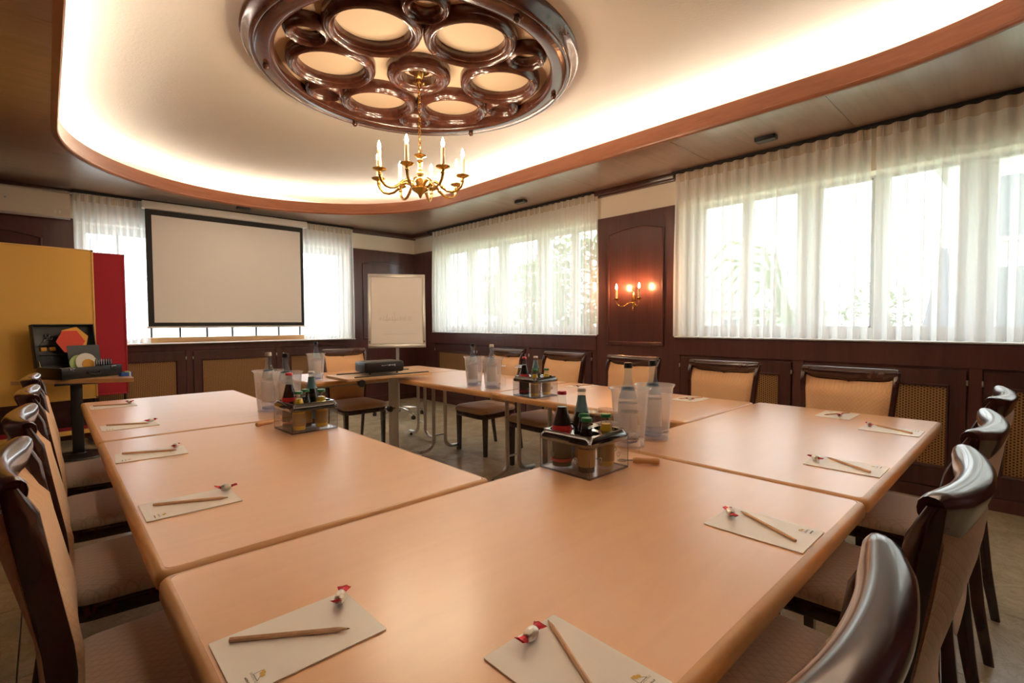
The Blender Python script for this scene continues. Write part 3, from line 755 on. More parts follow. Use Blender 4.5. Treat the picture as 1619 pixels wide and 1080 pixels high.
for (x, y, rz, lab) in ((1.793, 6.66, PI/2, 'small dark ceiling fixture above the projection screen'), (4.05, 4.15, 0, 'small dark ceiling fixture above the far side window'), (4.06, 1.47, 0, 'small dark ceiling fixture above the near side window')):
    s = thing('ceiling_fixture', lab, 'ceiling fixture', (x, y, ZS-.001), rz, 'flat rectangular soffit fixtures')
    b = B(); b.rings([[Vector((x_, y_, z)) for x_, y_ in rrect(.040-i, .075-i, .012, 4)] for i, z in ((0, 0), (0, -.024), (.005, -.029), (.010, -.029), (.012, -.024), (.03, -.024))]); b.obj('housing', 'black', s)
    b = B(); b.poly(rrect(.030, .064, .008, 4), -.0275, -.0245); b.obj('lens', 'proj_top', s)

# ------------------------------------------------------------------ projection screen, air conditioner, flip chart
sc_ = thing('projection_screen', 'wide white projection screen with black border in front of the end window', 'projection screen', (1.705, 6.86, 0))
HX = .864
B().b2(-HX-.03, HX+.05, -.045, .045, 2.515, 2.600, .012, 3).obj('roller_case', 'white_paint', sc_)
B().b2(-HX, HX, -.002, .002, 1.200, 2.52).obj('border', 'black_soft', sc_, smooth=False)
B().b2(-HX+.058, HX-.038, -.004, -.0022, 1.245, 2.455).obj('screen_surface', 'screen', sc_, smooth=False)
b = B(); b.tube([(-HX-.01, 0, 1.192), (HX+.012, 0, 1.192)], .011, 10); b.tube([(0, 0, 1.182), (0, 0, 1.165), (.04, 0, 1.165), (.04, 0, 1.182)], .003, 6); b.obj('weight_bar', 'white_paint', sc_)
ac = thing('air_conditioner', 'cream split air conditioner high on the end wall', 'air conditioner', (-.235, 7.045, 2.32))
b = B(); b.rings([[Vector((x, -y, z)) for y, z in ((0, .01), (.10, 0), (.165, .012), (.185, .05), (.195, .12), (.20, .20), (.195, .245), (.17, .265), (0, .27))] for x in (-.455, -.45, .45, .455)]); b.obj('housing', 'ac', ac, ang=30)
b = B(); b.rings([[Vector((x, -y, z)) for y, z in ((.188, .088), (.196, .088), (.203, .15), (.206, .20), (.202, .238), (.19, .238))] for x in (-.44, .44)]); b.obj('front_panel', 'ac', ac, ang=30)
b = B(); b.rings([[Vector((x, -y, z)) for y, z in ((.10, -.004), (.150, .006), (.160, .016), (.153, .018), (.1, .004))] for x in (-.43, .26)]); b.obj('louvre', 'ac', ac)
B().b2(-.02, .0, -.208, -.199, .13, .145, .001).obj('badge', 'steel', ac)
b = B(); b.b2(.33, .345, -.189, -.184, .035, .07, .001); b.b2(.365, .38, -.189, -.184, .035, .07, .001); b.obj('indicator', 'white_paint', ac)
fc_ang = math.atan2(-3.33, 5.72)
fc = thing('flip_chart', 'flip chart easel with white paper on a chrome star base in the corner', 'flip chart', (3.33, 5.72, 0), R(-31))
tilt = Matrix.Rotation(R(-8), 3, 'X')
def tb(b): bmesh.ops.rotate(b.bm, cent=(0, 0, 0), matrix=tilt, verts=b.bm.verts); bmesh.ops.translate(b.bm, vec=(0, -.07, .915), verts=b.bm.verts); return b
b = B(); b.b2(-.355, .355, -.004, .012, 0, .95, .002); tb(b).obj('board', 'white_paint', fc, smooth=False)
b = B()
for q in ((-.362, -.325, 0, .955), (.325, .362, 0, .955)): b.b2(q[0], q[1], -.014, .016, q[2], q[3], .004)
b.b2(-.362, .362, -.016, .018, .915, .958, .004); b.b2(-.362, .362, -.018, .016, -.005, .045, .004); tb(b).obj('frame', 'alu', fc)
b = B(); b.b2(-.322, .322, -.0125, -.006, .05, .915); tb(b).obj('paper_pad', 'flip_paper', fc, smooth=False)
b = B()
rs = random.Random(4)
xx = -.22
for k in range(20):                       # faint strokes showing through the page
    h = rs.uniform(.02, .05)*(2.2 if k in (5, 9) else 1); b.b2(xx, xx+.004, -.0132, -.0126, .36-h*.4, .36+h); xx += rs.uniform(.014, .030)
b.b2(-.17, .02, -.0132, -.0126, .352, .356); b.b2(-.18, .26, -.0132, -.0126, .17, .173); tb(b).obj('faint_writing', 'faint', fc, smooth=False)['kind'] = 'stuff'
b = B()
for s in (-1, 1): b.sphere((s*.342, -.018, .075), .008, 8, 6)
tb(b).obj('clamp_screw', 'black', fc)
b = B(); b.tube([(0, .03, .06), (0, .03, 1.35)], .022, 14); b.box((0, .0, 1.25), (.10, .06, .05), .006); b.obj('pole', 'alu', fc)
for k in range(5):
    a = R(18+72*k); b = B(); b.tube([(0, .03, .115), (.12*math.cos(a), .03+.12*math.sin(a), .115), (.24*math.cos(a), .03+.24*math.sin(a), .095), (.33*math.cos(a), .03+.33*math.sin(a), .062)], [.020, .019, .016, .013], 10)
    lg = b.obj('base_leg', 'chrome', fc)
    b = B(); ax = Matrix.Rotation(a, 3, 'Z') @ Matrix.Rotation(PI/2, 3, 'Y')
    for d in (-.014, .008): b.lathe([(.001, d-.006), (.024, d-.006), (.026, d), (.024, d+.006), (.001, d+.006)], 14, (.325*math.cos(a+.0), .03+.325*math.sin(a), .026), axis=ax)
    b.tube([(.325*math.cos(a), .03+.325*math.sin(a), .03), (.325*math.cos(a), .03+.325*math.sin(a), .062)], .008, 8); b.obj('caster', 'black', lg)

# ------------------------------------------------------------------ pin boards, suitcase table
def pinboard(name, label, xr, yr, rz, felt, frame):
    p = thing(name, label, 'pin board', (xr, yr, 0), rz)     # origin under the board's right end
    Wd = 1.20
    b = B(); b.b2(-Wd+.012, -.012, -.012, .012, .482, 1.973); b.obj('felt_panel', felt, p, smooth=False)
    b = B()
    for q in ((-Wd, -Wd+.018, .47, 1.985), (-.018, 0, .47, 1.985)): b.b2(q[0], q[1], -.018, .018, q[2], q[3], .004)
    b.b2(-Wd, 0, -.018, .018, 1.967, 1.985, .004); b.b2(-Wd, 0, -.018, .018, .47, .488, .004); b.obj('frame', frame, p)
    for x in (-Wd, 0):
        for z in (.481, 1.975):
            B().box((x-math.copysign(.010, x+.6), 0, z), (.026, .038, .026), .010, 3).obj('corner_cap', 'proj_top', p)
    for x in (-Wd+.03, -.03):
        b = B(); b.tube([(x, 0, .035), (x, 0, .49)], .014, 10); b.box((x, 0, .028), (.04, .46, .022), .006); b.obj('foot', 'black', p)
    b = B(); b.b2(-Wd+.03, -.03, -.012, .012, .12, .165, .004); b.obj('lower_rail', frame, p)
    return p
pinboard('pin_board', 'yellow felt pin board at the left edge behind the suitcase', .372, 6.66, R(9), 'yellow_felt', 'yellow_frame')
pinboard('pin_board', 'dark red felt pin board behind the yellow one', .645, 6.86, R(2), 'red_felt', 'red_felt')
st = thing('side_table', 'small beech side table on a black column holding the suitcase', 'table', (.19, 6.10, 0))
out = [(.395, -.345), (.405, .33), (.06, .43), (-.43, .10)]
def inset_poly(p, d):
    cx = sum(q[0] for q in p)/len(p); cy_ = sum(q[1] for q in p)/len(p); return [((x-cx)*(1-d)+cx, (y-cy_)*(1-d)+cy_) for x, y in p]
b = B(); b.rings([[Vector((x, y, z)) for x, y in inset_poly(out, i)] for z, i in ((.692, .03), (.695, 0), (.728, 0), (.730, .012))]); b.obj('tabletop', 'beech_edge', st, smooth=False)
B().box((0, 0, .37), (.085, .085, .66), .008).obj('column', 'black', st)
b = B(); b.lathe([(.21, 0), (.22, .006), (.21, .018), (.06, .035), (.05, .045), (.001, .046)], 28); b.obj('base', 'black', st)
b = B(); b.box((0, 0, .687), (.30, .30, .012), .003); b.obj('top_bracket', 'black', st)

ZT2 = .731
cs = thing('suitcase', 'open black presentation case with cards and pens on the side table', 'suitcase', (.232, 6.225, ZT2), R(27))
cw, cd, chh = .50, .36, .105
b = B(); th = .010
b.b2(-cw/2, cw/2, -cd/2, cd/2, .0, .012, .004); 
for q in ((-cw/2, cw/2, -cd/2, -cd/2+th), (-cw/2, cw/2, cd/2-th, cd/2), (-cw/2, -cw/2+th, -cd/2, cd/2), (cw/2-th, cw/2, -cd/2, cd/2)): b.b2(*q, .004, chh, .004)
b.b2(-.02, -.01, -cd/2+th, cd/2-th, .01, chh-.02); b.b2(.10, .11, -cd/2+th, cd/2-th, .01, chh-.02); b.obj('body', 'black', cs)
lidm = Matrix.Rotation(R(-8), 3, 'X')
def lt(b): bmesh.ops.rotate(b.bm, cent=(0, 0, 0), matrix=lidm, verts=b.bm.verts); bmesh.ops.translate(b.bm, vec=(0, cd/2-.012, chh-.005), verts=b.bm.verts); return b
b = B(); lh = .405; ld = .055
b.b2(-cw/2, cw/2, ld-.010, ld, 0, lh, .004)
for q in ((-cw/2, cw/2, 0, th), (-cw/2, cw/2, lh-th, lh)): b.b2(q[0], q[1], 0, ld, q[2], q[3], .004)
for q in ((-cw/2, -cw/2+th), (cw/2-th, cw/2)): b.b2(q[0], q[1], 0, ld, 0, lh, .004)
lt(b).obj('lid', 'black', cs)
b = B(); b.tube([(-.05, -cd/2-.004, .055), (-.045, -cd/2-.024, .040), (-.02, -cd/2-.030, .032), (.02, -cd/2-.030, .032), (.045, -cd/2-.024, .040), (.05, -cd/2-.004, .055)], .008, 8); b.obj('handle', 'black_soft', cs)
for s in (-1, 1): B().box((s*.17, -cd/2-.003, .085), (.045, .010, .035), .003).obj('latch', 'black_gloss', cs)
b = B(); b.tube([(-cw/2+.015, cd/2-.03, chh-.01), (-cw/2+.015, cd/2-.005, chh+.06)], .004, 6); b.obj('lid_stay', 'brass', cs)
for z in (.11, .20): 
    b = B(); b.b2(-.21, -.03, .012, .020, z, z+.012, .002); lt(b).obj('elastic_strap', 'black_soft', cs)
def case_item(name, label, cat, build, mat, group=None, loc=(0, 0, 0), rx=0, rz=0):
    b = B(); build(b); bmesh.ops.rotate(b.bm, cent=(0, 0, 0), matrix=Matrix.Rotation(rz, 3, 'Y') @ Matrix.Identity(3), verts=b.bm.verts) if rz else None
    if rx: bmesh.ops.rotate(b.bm, cent=(0, 0, 0), matrix=Matrix.Rotation(rx, 3, 'X'), verts=b.bm.verts)
    o = b.obj(name, mat); m = cs.matrix_world.copy(); m = Matrix.Translation((.232, 6.225, ZT2)) @ Matrix.Rotation(R(27), 4, 'Z')
    o.matrix_world = m @ Matrix.Translation(loc); tag(o, label, cat, group); return o
def disc_v(r, n=6, a0=0, d=.003):
    def f(b): b.rings([[Vector((r*math.cos(a0+2*PI*k/n), y, r*math.sin(a0+2*PI*k/n))) for k in range(n)] for y in (0, d)])
    return f
case_item('paper_hexagon', 'orange hexagon card standing in the open suitcase', 'card', disc_v(.128, 6, .25), 'pad_orange', None, (.02, .125, .352), R(-8))
case_item('paper_hexagon', 'red hexagon card standing in front of the orange one', 'card', disc_v(.118, 6, .0), 'pad_red', None, (-.012, .112, .336), R(-8))
case_item('divider_folder', 'black folder standing upright in the suitcase behind round cards', 'folder', lambda b: b.b2(-.135, .135, 0, .008, -.14, .14), 'proj_top', None, (.085, .085, .158), R(-8))
for i, (dx, r_, m_, l_) in enumerate(((-.005, .080, 'pad_green', 'green round card standing in the suitcase'), (.045, .088, 'pad_white', 'large white round card standing in the suitcase'), (.055, .050, 'pad_orange', 'small orange round card in front of the white one'))):
    case_item('round_card', l_, 'card', disc_v(r_, 28, 0, .004), m_, None, (dx+.02, .045-.014*i, (.128, .135, .115)[i]), R(-10))
for k in range(7):
    case_item('marker_pen', '%s black marker pen from the left in the suitcase row' % ('first', 'second', 'third', 'fourth', 'fifth', 'sixth', 'seventh')[k], 'pen', lambda b: b.lathe([(.008, -.05), (.009, -.045), (.009, .028), (.0065, .034), (.0065, .05), (.001, .051)], 10), 'black_gloss', 'marker pens in the suitcase', (.10+.021*k, -.05, .112))
case_item('paper_stack', 'pale pinkish paper slips lying in the suitcase on the left', 'paper', lambda b: b.b2(-.10, .06, -.06, .05, 0, .012), 'pad_white', None, (-.11, -.03, chh-.028), R(6))
sci = thing('scissors', 'scissors with black handles held in the suitcase lid', 'scissors', (0, 0, 0))
sci.matrix_world = Matrix.Translation((.232, 6.225, ZT2)) @ Matrix.Rotation(R(27), 4, 'Z')
def lid_item(b): bmesh.ops.rotate(b.bm, cent=(0, 0, 0), matrix=lidm, verts=b.bm.verts); bmesh.ops.translate(b.bm, vec=(0, cd/2-.012, chh-.005), verts=b.bm.verts); return b
b = B(); b.tube([(-.195, .028, .215), (-.150, .028, .262)], [.001, .005], 6); b.tube([(-.190, .032, .222), (-.146, .032, .258)], [.001, .005], 6); lid_item(b).obj('blade', 'chrome', sci)
b = B()
for cx_, cz_ in ((-.135, .300), (-.108, .278)): b.tube([(cx_+.015*math.cos(2*PI*k/12), .03, cz_+.020*math.sin(2*PI*k/12)) for k in range(12)], .004, 6, True)
b.tube([(-.150, .03, .262), (-.140, .03, .282)], .005, 6); b.tube([(-.146, .03, .258), (-.122, .03, .270)], .005, 6); lid_item(b).obj('handle', 'black_gloss', sci)
for k, (x_, l_) in enumerate(((-.17, 'left yellow sticky note block in the suitcase lid'), (-.10, 'right yellow sticky note block in the suitcase lid'))):
    o = lid_item(B().b2(x_-.025, x_+.02, .020, .044, .155, .19, .002)).obj('note_block', 'pad_orange'); o.matrix_world = sci.matrix_world.copy(); tag(o, l_, 'note block')
o = lid_item(B().tube([(-.12, .035, .205), (.0, .035, .210)], .004, 6)).obj('white_pen', 'paper'); o.matrix_world = Matrix.Translation((.232, 6.225, ZT2)) @ Matrix.Rotation(R(27), 4, 'Z'); tag(o, 'thin white pen clipped across the suitcase lid', 'pen')
bx = thing('pin_box', 'small blue pin box on the side table in front of the suitcase', 'box', (.545, 6.02, ZT2), R(20))
b = B(); b.b2(-.045, .045, -.03, .03, 0, .035, .004); b.obj('box_body', 'blue_plastic', bx)
b = B(); b.b2(-.012, .030, -.025, .02, .035, .045, .003); b.obj('lid', 'pad_green', bx)
b = B(); b.lathe([(.007, 0), (.007, .035), (.004, .045), (.001, .047)], 10); tag(b.obj('glue_tube', 'white_paint', None, (.575, 5.955, ZT2)), 'tiny white tube standing beside the blue pin box', 'tube')

# ------------------------------------------------------------------ projector trolley
tr_ = thing('projector_trolley', 'projector trolley with beech shelf on a broad grey steel column', 'trolley', (2.08, 3.865, 0))
b = B(); b.rings([[Vector((x, y, z)) for x, y in rrect(.390-i, .205-i, .012)] for i, z in ((.004, .772), (0, .776), (0, .792), (.003, .795))]); b.obj('shelf', 'shelf_beech', tr_)
for y in (-.165, .165): B().b2(-.31, .378, y-.012, y+.012, .7945, .803, .003).obj('rubber_strip', 'black_soft', tr_)
b = B(); b.box((.112, -.02, .42), (.078, .045, .72), .008); b.obj('column', 'grey_metal', tr_)
b = B(); b.box((.112, 0, .066), (.09, .42, .035), .008); b.box((.112, .20, .066), (.34, .05, .035), .008); b.box((.112, -.20, .066), (.34, .05, .035), .008); b.obj('base_frame', 'grey_metal', tr_)
for x in (-.028, .252):
    for y in (-.20, .20):
        b = B(); b.lathe([(.001, -.012), (.024, -.012), (.026, 0), (.024, .012), (.001, .012)], 14, (x, y, .026), axis=Matrix.Rotation(PI/2, 3, 'X')); b.b2(x-.008, x+.008, y-.015, y+.015, .03, .055, .002); b.obj('caster', 'black', tr_)
b = B(); b.lathe([(.001, -.02), (.026, -.02), (.030, -.012), (.030, .012), (.026, .02), (.001, .02)], 14, (-.27, -.195, .752), axis=Matrix.Rotation(PI/2, 3, 'X')); b.tube([(-.27, -.19, .752), (-.27, -.10, .772)], .010, 8); b.obj('clamp_knob', 'black', tr_)
b = B(); b.lathe([(.001, -.02), (.024, -.02), (.028, 0), (.024, .02), (.001, .02)], 12, (.057, -.05, .49), axis=Matrix.Rotation(PI/2, 3, 'X')); b.tube([(.057, -.05, .49), (.112, -.04, .49)], .008, 8); b.obj('height_knob', 'black', tr_)
pj = thing('projector', 'black video projector on the trolley shelf', 'projector', (2.085, 3.885, .803), R(-6))
b = B(); b.rings([[Vector((x, y, z)) for x, y in rrect(.172-i, .125-i, .02)] for i, z in ((.012, .012), (.002, .018), (0, .03), (0, .088), (.004, .098), (.016, .102))]); b.obj('housing', 'black', pj)
b = B(); b.rings([[Vector((x, y, z)) for x, y in rrect(.140, .095, .03)] for z in (.1015, .1035)]); b.obj('top_plate', 'proj_top', pj)
b = B(); rs = random.Random(3)
for k in range(9): x = -.03+.014*k+rs.uniform(-.002, .002); b.b2(x, x+.008, -.1262, -.1248, .062+rs.uniform(0, .008), .071+rs.uniform(0, .008))
b.obj('port_icons', 'silver_label', pj, smooth=False)['kind'] = 'stuff'
b = B(); b.lathe([(.001, -.002), (.011, -.002), (.012, .004), (.001, .004)], 12, (-.075, -.1245, .036), axis=Matrix.Rotation(PI/2, 3, 'X')); b.obj('port', 'black_soft', pj)
for x in (-.12, .12): B().lathe([(.009, 0), (.010, .004), (.006, .008), (.006, .016)], 10, (x, -.09, 0)).obj('foot', 'black_soft', pj)
B().lathe([(.010, 0), (.006, .016)], 10, (0, .09, 0)).obj('foot', 'black_soft', pj)
# ------------------------------------------------------------------ things on the tables
ZT = .7405
# bottle coolers with mineral water bottles
def make_cooler():
    t = thing('bottle_cooler', '', 'bottle cooler', (0, 0, 0), 0, 'translucent plastic bottle coolers')
    b = B(); b.torus_prof([(.0555, .006), (.058, .03), (.073, .215), (.079, .228), (.083, .230), (.083, .2265), (.077, .224), (.0705, .21), (.0555, .03), (.053, .008)], 36); b.obj('shell', 'frost', t, ang=60)
    B().lathe([(.001, .006), (.054, .006), (.054, .010), (.001, .010)], 36).obj('floor_disc', 'frost', t)
    b = B(); b.torus_prof([(.050, 0), (.056, 0), (.058, .008), (.050, .008)], 36); b.obj('foot_ring', 'clear_glass', t)
    b = B(); rs = random.Random(5)
    for k in range(7):
        a = R(-150+7*k); h = rs.uniform(.004, .008); r_ = .0603
        b.box((r_*math.cos(a), r_*math.sin(a), .040), (.0012, .0035, h), 0, 1, Matrix.Rotation(a, 3, 'Z'))
    b.obj('small_print', 'ink', t, smooth=False)['kind'] = 'stuff'
    return t
def make_water(cap):
    t = thing('water_bottle', '', 'bottle', (0, 0, 0), 0, 'mineral water bottles in the coolers')
    b = B(); b.lathe([(.030, 0), (.0375, .004), (.039, .02), (.038, .060), (.0365, .085), (.0385, .115), (.039, .15), (.036, .175), (.028, .205), (.020, .232), (.0155, .255), (.0145, .290), (.016, .292), (.016, .302), (.0145, .304)], 28, cap=False); b.obj('glass_body', 'water_glass', t, ang=80)
    B().lathe([(.001, .002), (.034, .003), (.0378, .006), (.0382, .014), (.001, .014)], 28).obj('blue_base', 'water_base', t)
    B().lathe([(.0391, .046), (.0386, .065), (.0372, .085), (.0392, .115), (.0397, .148), (.0385, .158)], 28, cap=False).obj('body_label', 'silver_label', t, ang=80)
    B().lathe([(.0362, .178), (.0290, .204), (.0245, .219)], 28, cap=False).obj('neck_label', 'neck_label', t, ang=80)
    B().lathe([(.001, .318), (.015, .318), (.0162, .315), (.0165, .298), (.0155, .297), (.001, .297)], 20).obj('cap', cap, t)
    return t
spots = [((1.672, 1.100), 'black', 'bottle cooler with a black-capped bottle, nearest the clear crate on the front tables', 'cooler nearest the foreground crate'),
 ((1.842, 1.092), 'black', 'bottle cooler with a black-capped bottle, right one of the front pair', 'right front cooler'),
 ((2.395, 2.975), 'black', 'white bottle cooler on the window side table, left one of its pair', 'left one of the window side cooler pair'),
 ((2.395, 2.760), 'white_cap', 'white bottle cooler on the window side table, right one beside the upturned glasses', 'right one of the window side cooler pair'),
 ((1.690, 4.270), 'black', 'single white bottle cooler on the far end table by the trolley', 'single cooler on the far end table'),
 ((.895, 2.935), 'white_cap', 'white bottle cooler on the left table with the pale-capped bottle', 'left one of the left table coolers'),
 ((.940, 2.770), 'black', 'white bottle cooler on the left table, half behind the red-labelled bottle', 'right one of the left table coolers')]
cproto = make_cooler(); wp = {}
offs = [(.004, .012), (.0, .010), (-.008, .006), (-.004, .004), (.004, .0), (.006, .01), (-.005, .008)]
for i, ((x, y), cap, lab, wl_) in enumerate(spots):
    c = cproto if i == 0 else dup(cproto)
    c.location = (x, y, ZT); c['label'] = lab; c.rotation_euler = (0, 0, .4*i)
    capname = {'black': 'black', 'white_cap': 'pale'}[cap]
    if cap not in wp: b_ = wp[cap] = make_water(cap)
    else: b_ = dup(wp[cap])
    dx, dy = offs[i]; b_.location = (x+dx, y+dy, ZT+.0105); b_['label'] = 'water bottle with %s cap, %s' % (capname, wl_)

# clear crates with soft drink bottles
CR = .1035
def make_crate():
    t = thing('bottle_crate', '', 'bottle crate', (0, 0, 0), 0, 'clear bottle crates with black rims')
    B().b2(-CR, CR, -CR, CR, .001, .006, .001, 1).obj('base', 'acrylic', t, smooth=False)
    for nm, q in (('side_panel', (-CR, CR, -CR, -CR+.003)), ('side_panel', (-CR, CR, CR-.003, CR)), ('side_panel', (-CR, -CR+.003, -CR+.003, CR-.003)), ('side_panel', (CR-.003, CR, -CR+.003, CR-.003))):
        B().b2(*q, .006, .117).obj(nm, 'acrylic', t, smooth=False)
    # black rim plate with five round openings
    b = B(); holes = [(s*.052, q*.052, .0405) for s in (-1, 1) for q in (-1, 1)]
    N = 36; half = CR-.008; zt_, zb_ = .1325, .112
    def grid_plate(z):
        return z
    for sx_ in (-1, 1):
        for sy_ in (-1, 1):
            hx, hy, hr = sx_*.052, sy_*.052, .0405
            x0, x1 = sorted((0, sx_*half)); y0, y1 = sorted((0, sy_*half))
            inner, outer = [], []
            for k in range(N):
                a = 2*PI*k/N+PI/4; ca, sa = math.cos(a), math.sin(a)
                inner.append((hx+hr*ca, hy+hr*sa))
                ts = []
                if ca > 1e-6: ts.append((x1-hx)/ca)
                if ca < -1e-6: ts.append((x0-hx)/ca)
                if sa > 1e-6: ts.append((y1-hy)/sa)
                if sa < -1e-6: ts.append((y0-hy)/sa)
                m = min(ts); ox_, oy_ = hx+m*ca, hy+m*sa; dd = math.hypot(ox_, oy_)
                if 1e-6 < dd < .0312: ox_, oy_ = ox_*.0312/dd, oy_*.0312/dd
                elif dd <= 1e-6: ox_, oy_ = sx_*.0312*.7071, sy_*.0312*.7071
                outer.append((ox_, oy_))
            V = lambda l, z: [Vector((p[0], p[1], z)) for p in l]
            b.rings([V(outer, zb_), V(outer, zt_), V(inner, zt_), V(inner, zb_)], True, False, True)
    b.obj('rim_plate', 'black_gloss', t, smooth=False)
    b = B(); e_ = CR+.0002
    for sx_ in (-1, 1):
        for sy_ in (-1, 1): b.box((sx_*e_, sy_*e_, .06), (.0022, .0022, .116))
        b.box((sx_*e_, 0, .004), (.002, 2*e_, .006)); b.box((0, sx_*e_, .004), (2*e_, .002, .006))
    b.obj('glued_edge', 'acrylic_edge', t, smooth=False)
    b = B(); hb = CR+.003
    b.rings([[Vector((x, y, z)) for x, y in rrect(hb-i, hb-i, r_)] for z, i, r_ in ((.098, .002, .016), (.101, -.001, .018), (.112, -.002, .020), (.122, .003, .020), (.130, .009, .018), (.1328, .0135, .014), (.1322, .0135, .014), (.098, .010, .010))], True, False, True)
    b.obj('rim_band', 'black_gloss', t)
    b = B()
    for sgn, ax in ((-1, 'y'), (-1, 'x'), (1, 'x')):
        for k in (-1, 1):
            ring = []
            for rr_ in (.006, .009):
                for d in (0,): ring.append([Vector((k*.05+rr_*math.cos(2*PI*i/16), sgn*(CR+.0006), .055+rr_*math.sin(2*PI*i/16))) if ax == 'y' else Vector((sgn*(CR+.0006), k*.05+rr_*math.cos(2*PI*i/16), .055+rr_*math.sin(2*PI*i/16))) for i in range(16)])
            b.rings(ring, True, False)
    b.obj('ring_print', 'ink', t, smooth=False)['kind'] = 'stuff'
    return t
def soda(kind):
    big = kind in ('cola', 'blue')
    t = thing('soft_drink_bottle' if big else 'juice_bottle', '', 'bottle', (0, 0, 0), 0, 'large soft drink bottles' if big else 'small juice bottles')
    if big:
        P = [(.030, 0), (.0345, .003), (.0350, .02), (.0350, .110), (.0335, .130), (.0270, .160), (.0195, .188), (.0155, .208), (.0135, .225), (.0130, .238), (.0145, .240), (.0145, .246)]
        lvl = .200
    else:
        P = [(.024, 0), (.0280, .003), (.0285, .015), (.0285, .085), (.0265, .105), (.0205, .130), (.0165, .148), (.0155, .162), (.0175, .164), (.0175, .170)]
        lvl = .143
    b = B(); b.lathe(P, 24, cap=False); b.obj('glass_body', 'bottle_clear', t, ang=80)
    L = [(.001, .004)] + [(max(.001, r-.0022), max(z, .004)) for r, z in P if z < lvl] 
    r1 = [r for r, z in P if z < lvl][-1]; r2, z2 = [(r, z) for r, z in P if z >= lvl][0]; z1 = [z for r, z in P if z < lvl][-1]
    rl = r1+(r2-r1)*(lvl-z1)/(z2-z1)-.0022; L += [(rl, lvl), (.001, lvl)]
    B().lathe(L, 24).obj('drink', {'cola': 'cola', 'blue': 'cola', 'orange': 'orange', 'dark': 'dark_juice', 'green': 'dark_juice'}[kind], t, ang=60)
    if kind == 'cola':
        B().lathe([(.0354, .098), (.0354, .111), (.0340, .130), (.0318, .140)], 24, cap=False).obj('label', 'red_label', t, ang=80)
        b = B(); rs = random.Random(2); x = -.5
        B().lathe([(.0353, .020), (.0353, .030)], 24, cap=False).obj('foot_label', 'red_label', t)
    elif kind == 'blue':
        B().lathe([(.0240, .172), (.0196, .190), (.0158, .209), (.0140, .226)], 24, cap=False).obj('neck_label', 'teal_label', t, ang=80)
        B().lathe([(.0354, .030), (.0354, .09)], 24, cap=False).obj('label', 'blue_label', t)
    else:
        B().lathe([(.0289, .022), (.0289, .078)], 24, cap=False).obj('label', 'juice_label', t)
    rc, zc = (.0150, .247) if big else (.0180, .1705)
    B().lathe([(.001, zc+.006), (rc-.002, zc+.006), (rc, zc+.003), (rc+.001, zc-.005), (rc-.001, zc-.006)], 18).obj('cap', {'cola': 'red_cap', 'blue': 'white_cap', 'orange': 'green_cap', 'dark': 'green_cap', 'green': 'green_cap'}[kind], t)
    return t
kp = make_crate(); sp = {}
crates = [((1.308, 1.040), 0, 'clear bottle crate in the foreground with five bottles', 'foreground crate', ['cola', 'dark', 'orange', 'blue', 'green']),
 ((.872, 2.335), R(2), 'clear bottle crate on the left table with two orange juices', 'left table crate', ['cola', 'orange', 'orange', 'blue', 'green']),
 ((2.372, 2.298), R(-3), 'clear bottle crate on the window side table', 'window side crate', ['cola', 'orange', 'orange', 'blue', 'green'])]
desc = {'cola': 'red-capped dark soft drink bottle with red label in the %s', 'blue': 'dark soft drink bottle with blue neck label in the %s',
 'dark': 'dark juice bottle at the front corner of the %s', 'green': 'dark green-capped juice bottle in the middle of the %s'}
pos = [(-.052, .052), (-.052, -.052), (.052, -.052), (.052, .052), (0, 0)]
for i, ((x, y), rz, lab, nm, kinds) in enumerate(crates):
    k = kp if i == 0 else dup(kp)
    k.location = (x, y, ZT); k.rotation_euler = (0, 0, rz); k['label'] = lab
    for j, (kd, (px, py)) in enumerate(zip(kinds, pos)):
        if kd not in sp: b_ = sp[kd] = soda(kd)
        else: b_ = dup(sp[kd])
        ca, sa = math.cos(rz), math.sin(rz); b_.location = (x+px*ca-py*sa, y+px*sa+py*ca, ZT+.0065)
        b_.rotation_euler = (0, 0, j*1.3+i)
        if kd == 'orange':
            b_['label'] = ('orange juice bottle at the front corner of the %s' if j == 1 else 'orange juice bottle at the right corner of the %s') % nm
        else: b_['label'] = desc[kd] % nm
# upturned stemmed glasses
def make_glass():
    t = thing('stemmed_glass', '', 'glass', (0, 0, 0), 0, 'upturned stemmed glasses')
    b = B(); b.lathe([(.0330, 0), (.0345, .012), (.0365, .040), (.0340, .062), (.0240, .080), (.0100, .090), (.0045, .096), (.0038, .120), (.0040, .146), (.0090, .152), (.0300, .156), (.0345, .158), (.0345, .1605), (.0200, .1605), (.001, .1605)], 28, cap=False)
    b.obj('glass_body', 'clear_glass', t, ang=80); return t
gl = [((1.536, 1.116), 'upturned stemmed glass right behind the foreground crate'), ((1.565, 1.028), 'upturned stemmed glass nearest the front bottle coolers'), ((1.456, 1.116), 'upturned stemmed glass hidden behind the orange juice of the foreground crate'),
 ((2.52, 2.80), 'upturned stemmed glass beside the window side coolers, first of three'), ((2.53, 2.62), 'upturned stemmed glass between window side coolers and crate, frontmost'), ((2.64, 2.72), 'upturned stemmed glass between window side coolers and crate, rearmost')]
gp = None
for (x, y), lab in gl:
    g_ = make_glass() if gp is None else dup(gp)
    gp = gp or g_; g_.location = (x, y, ZT+.0003); g_['label'] = lab
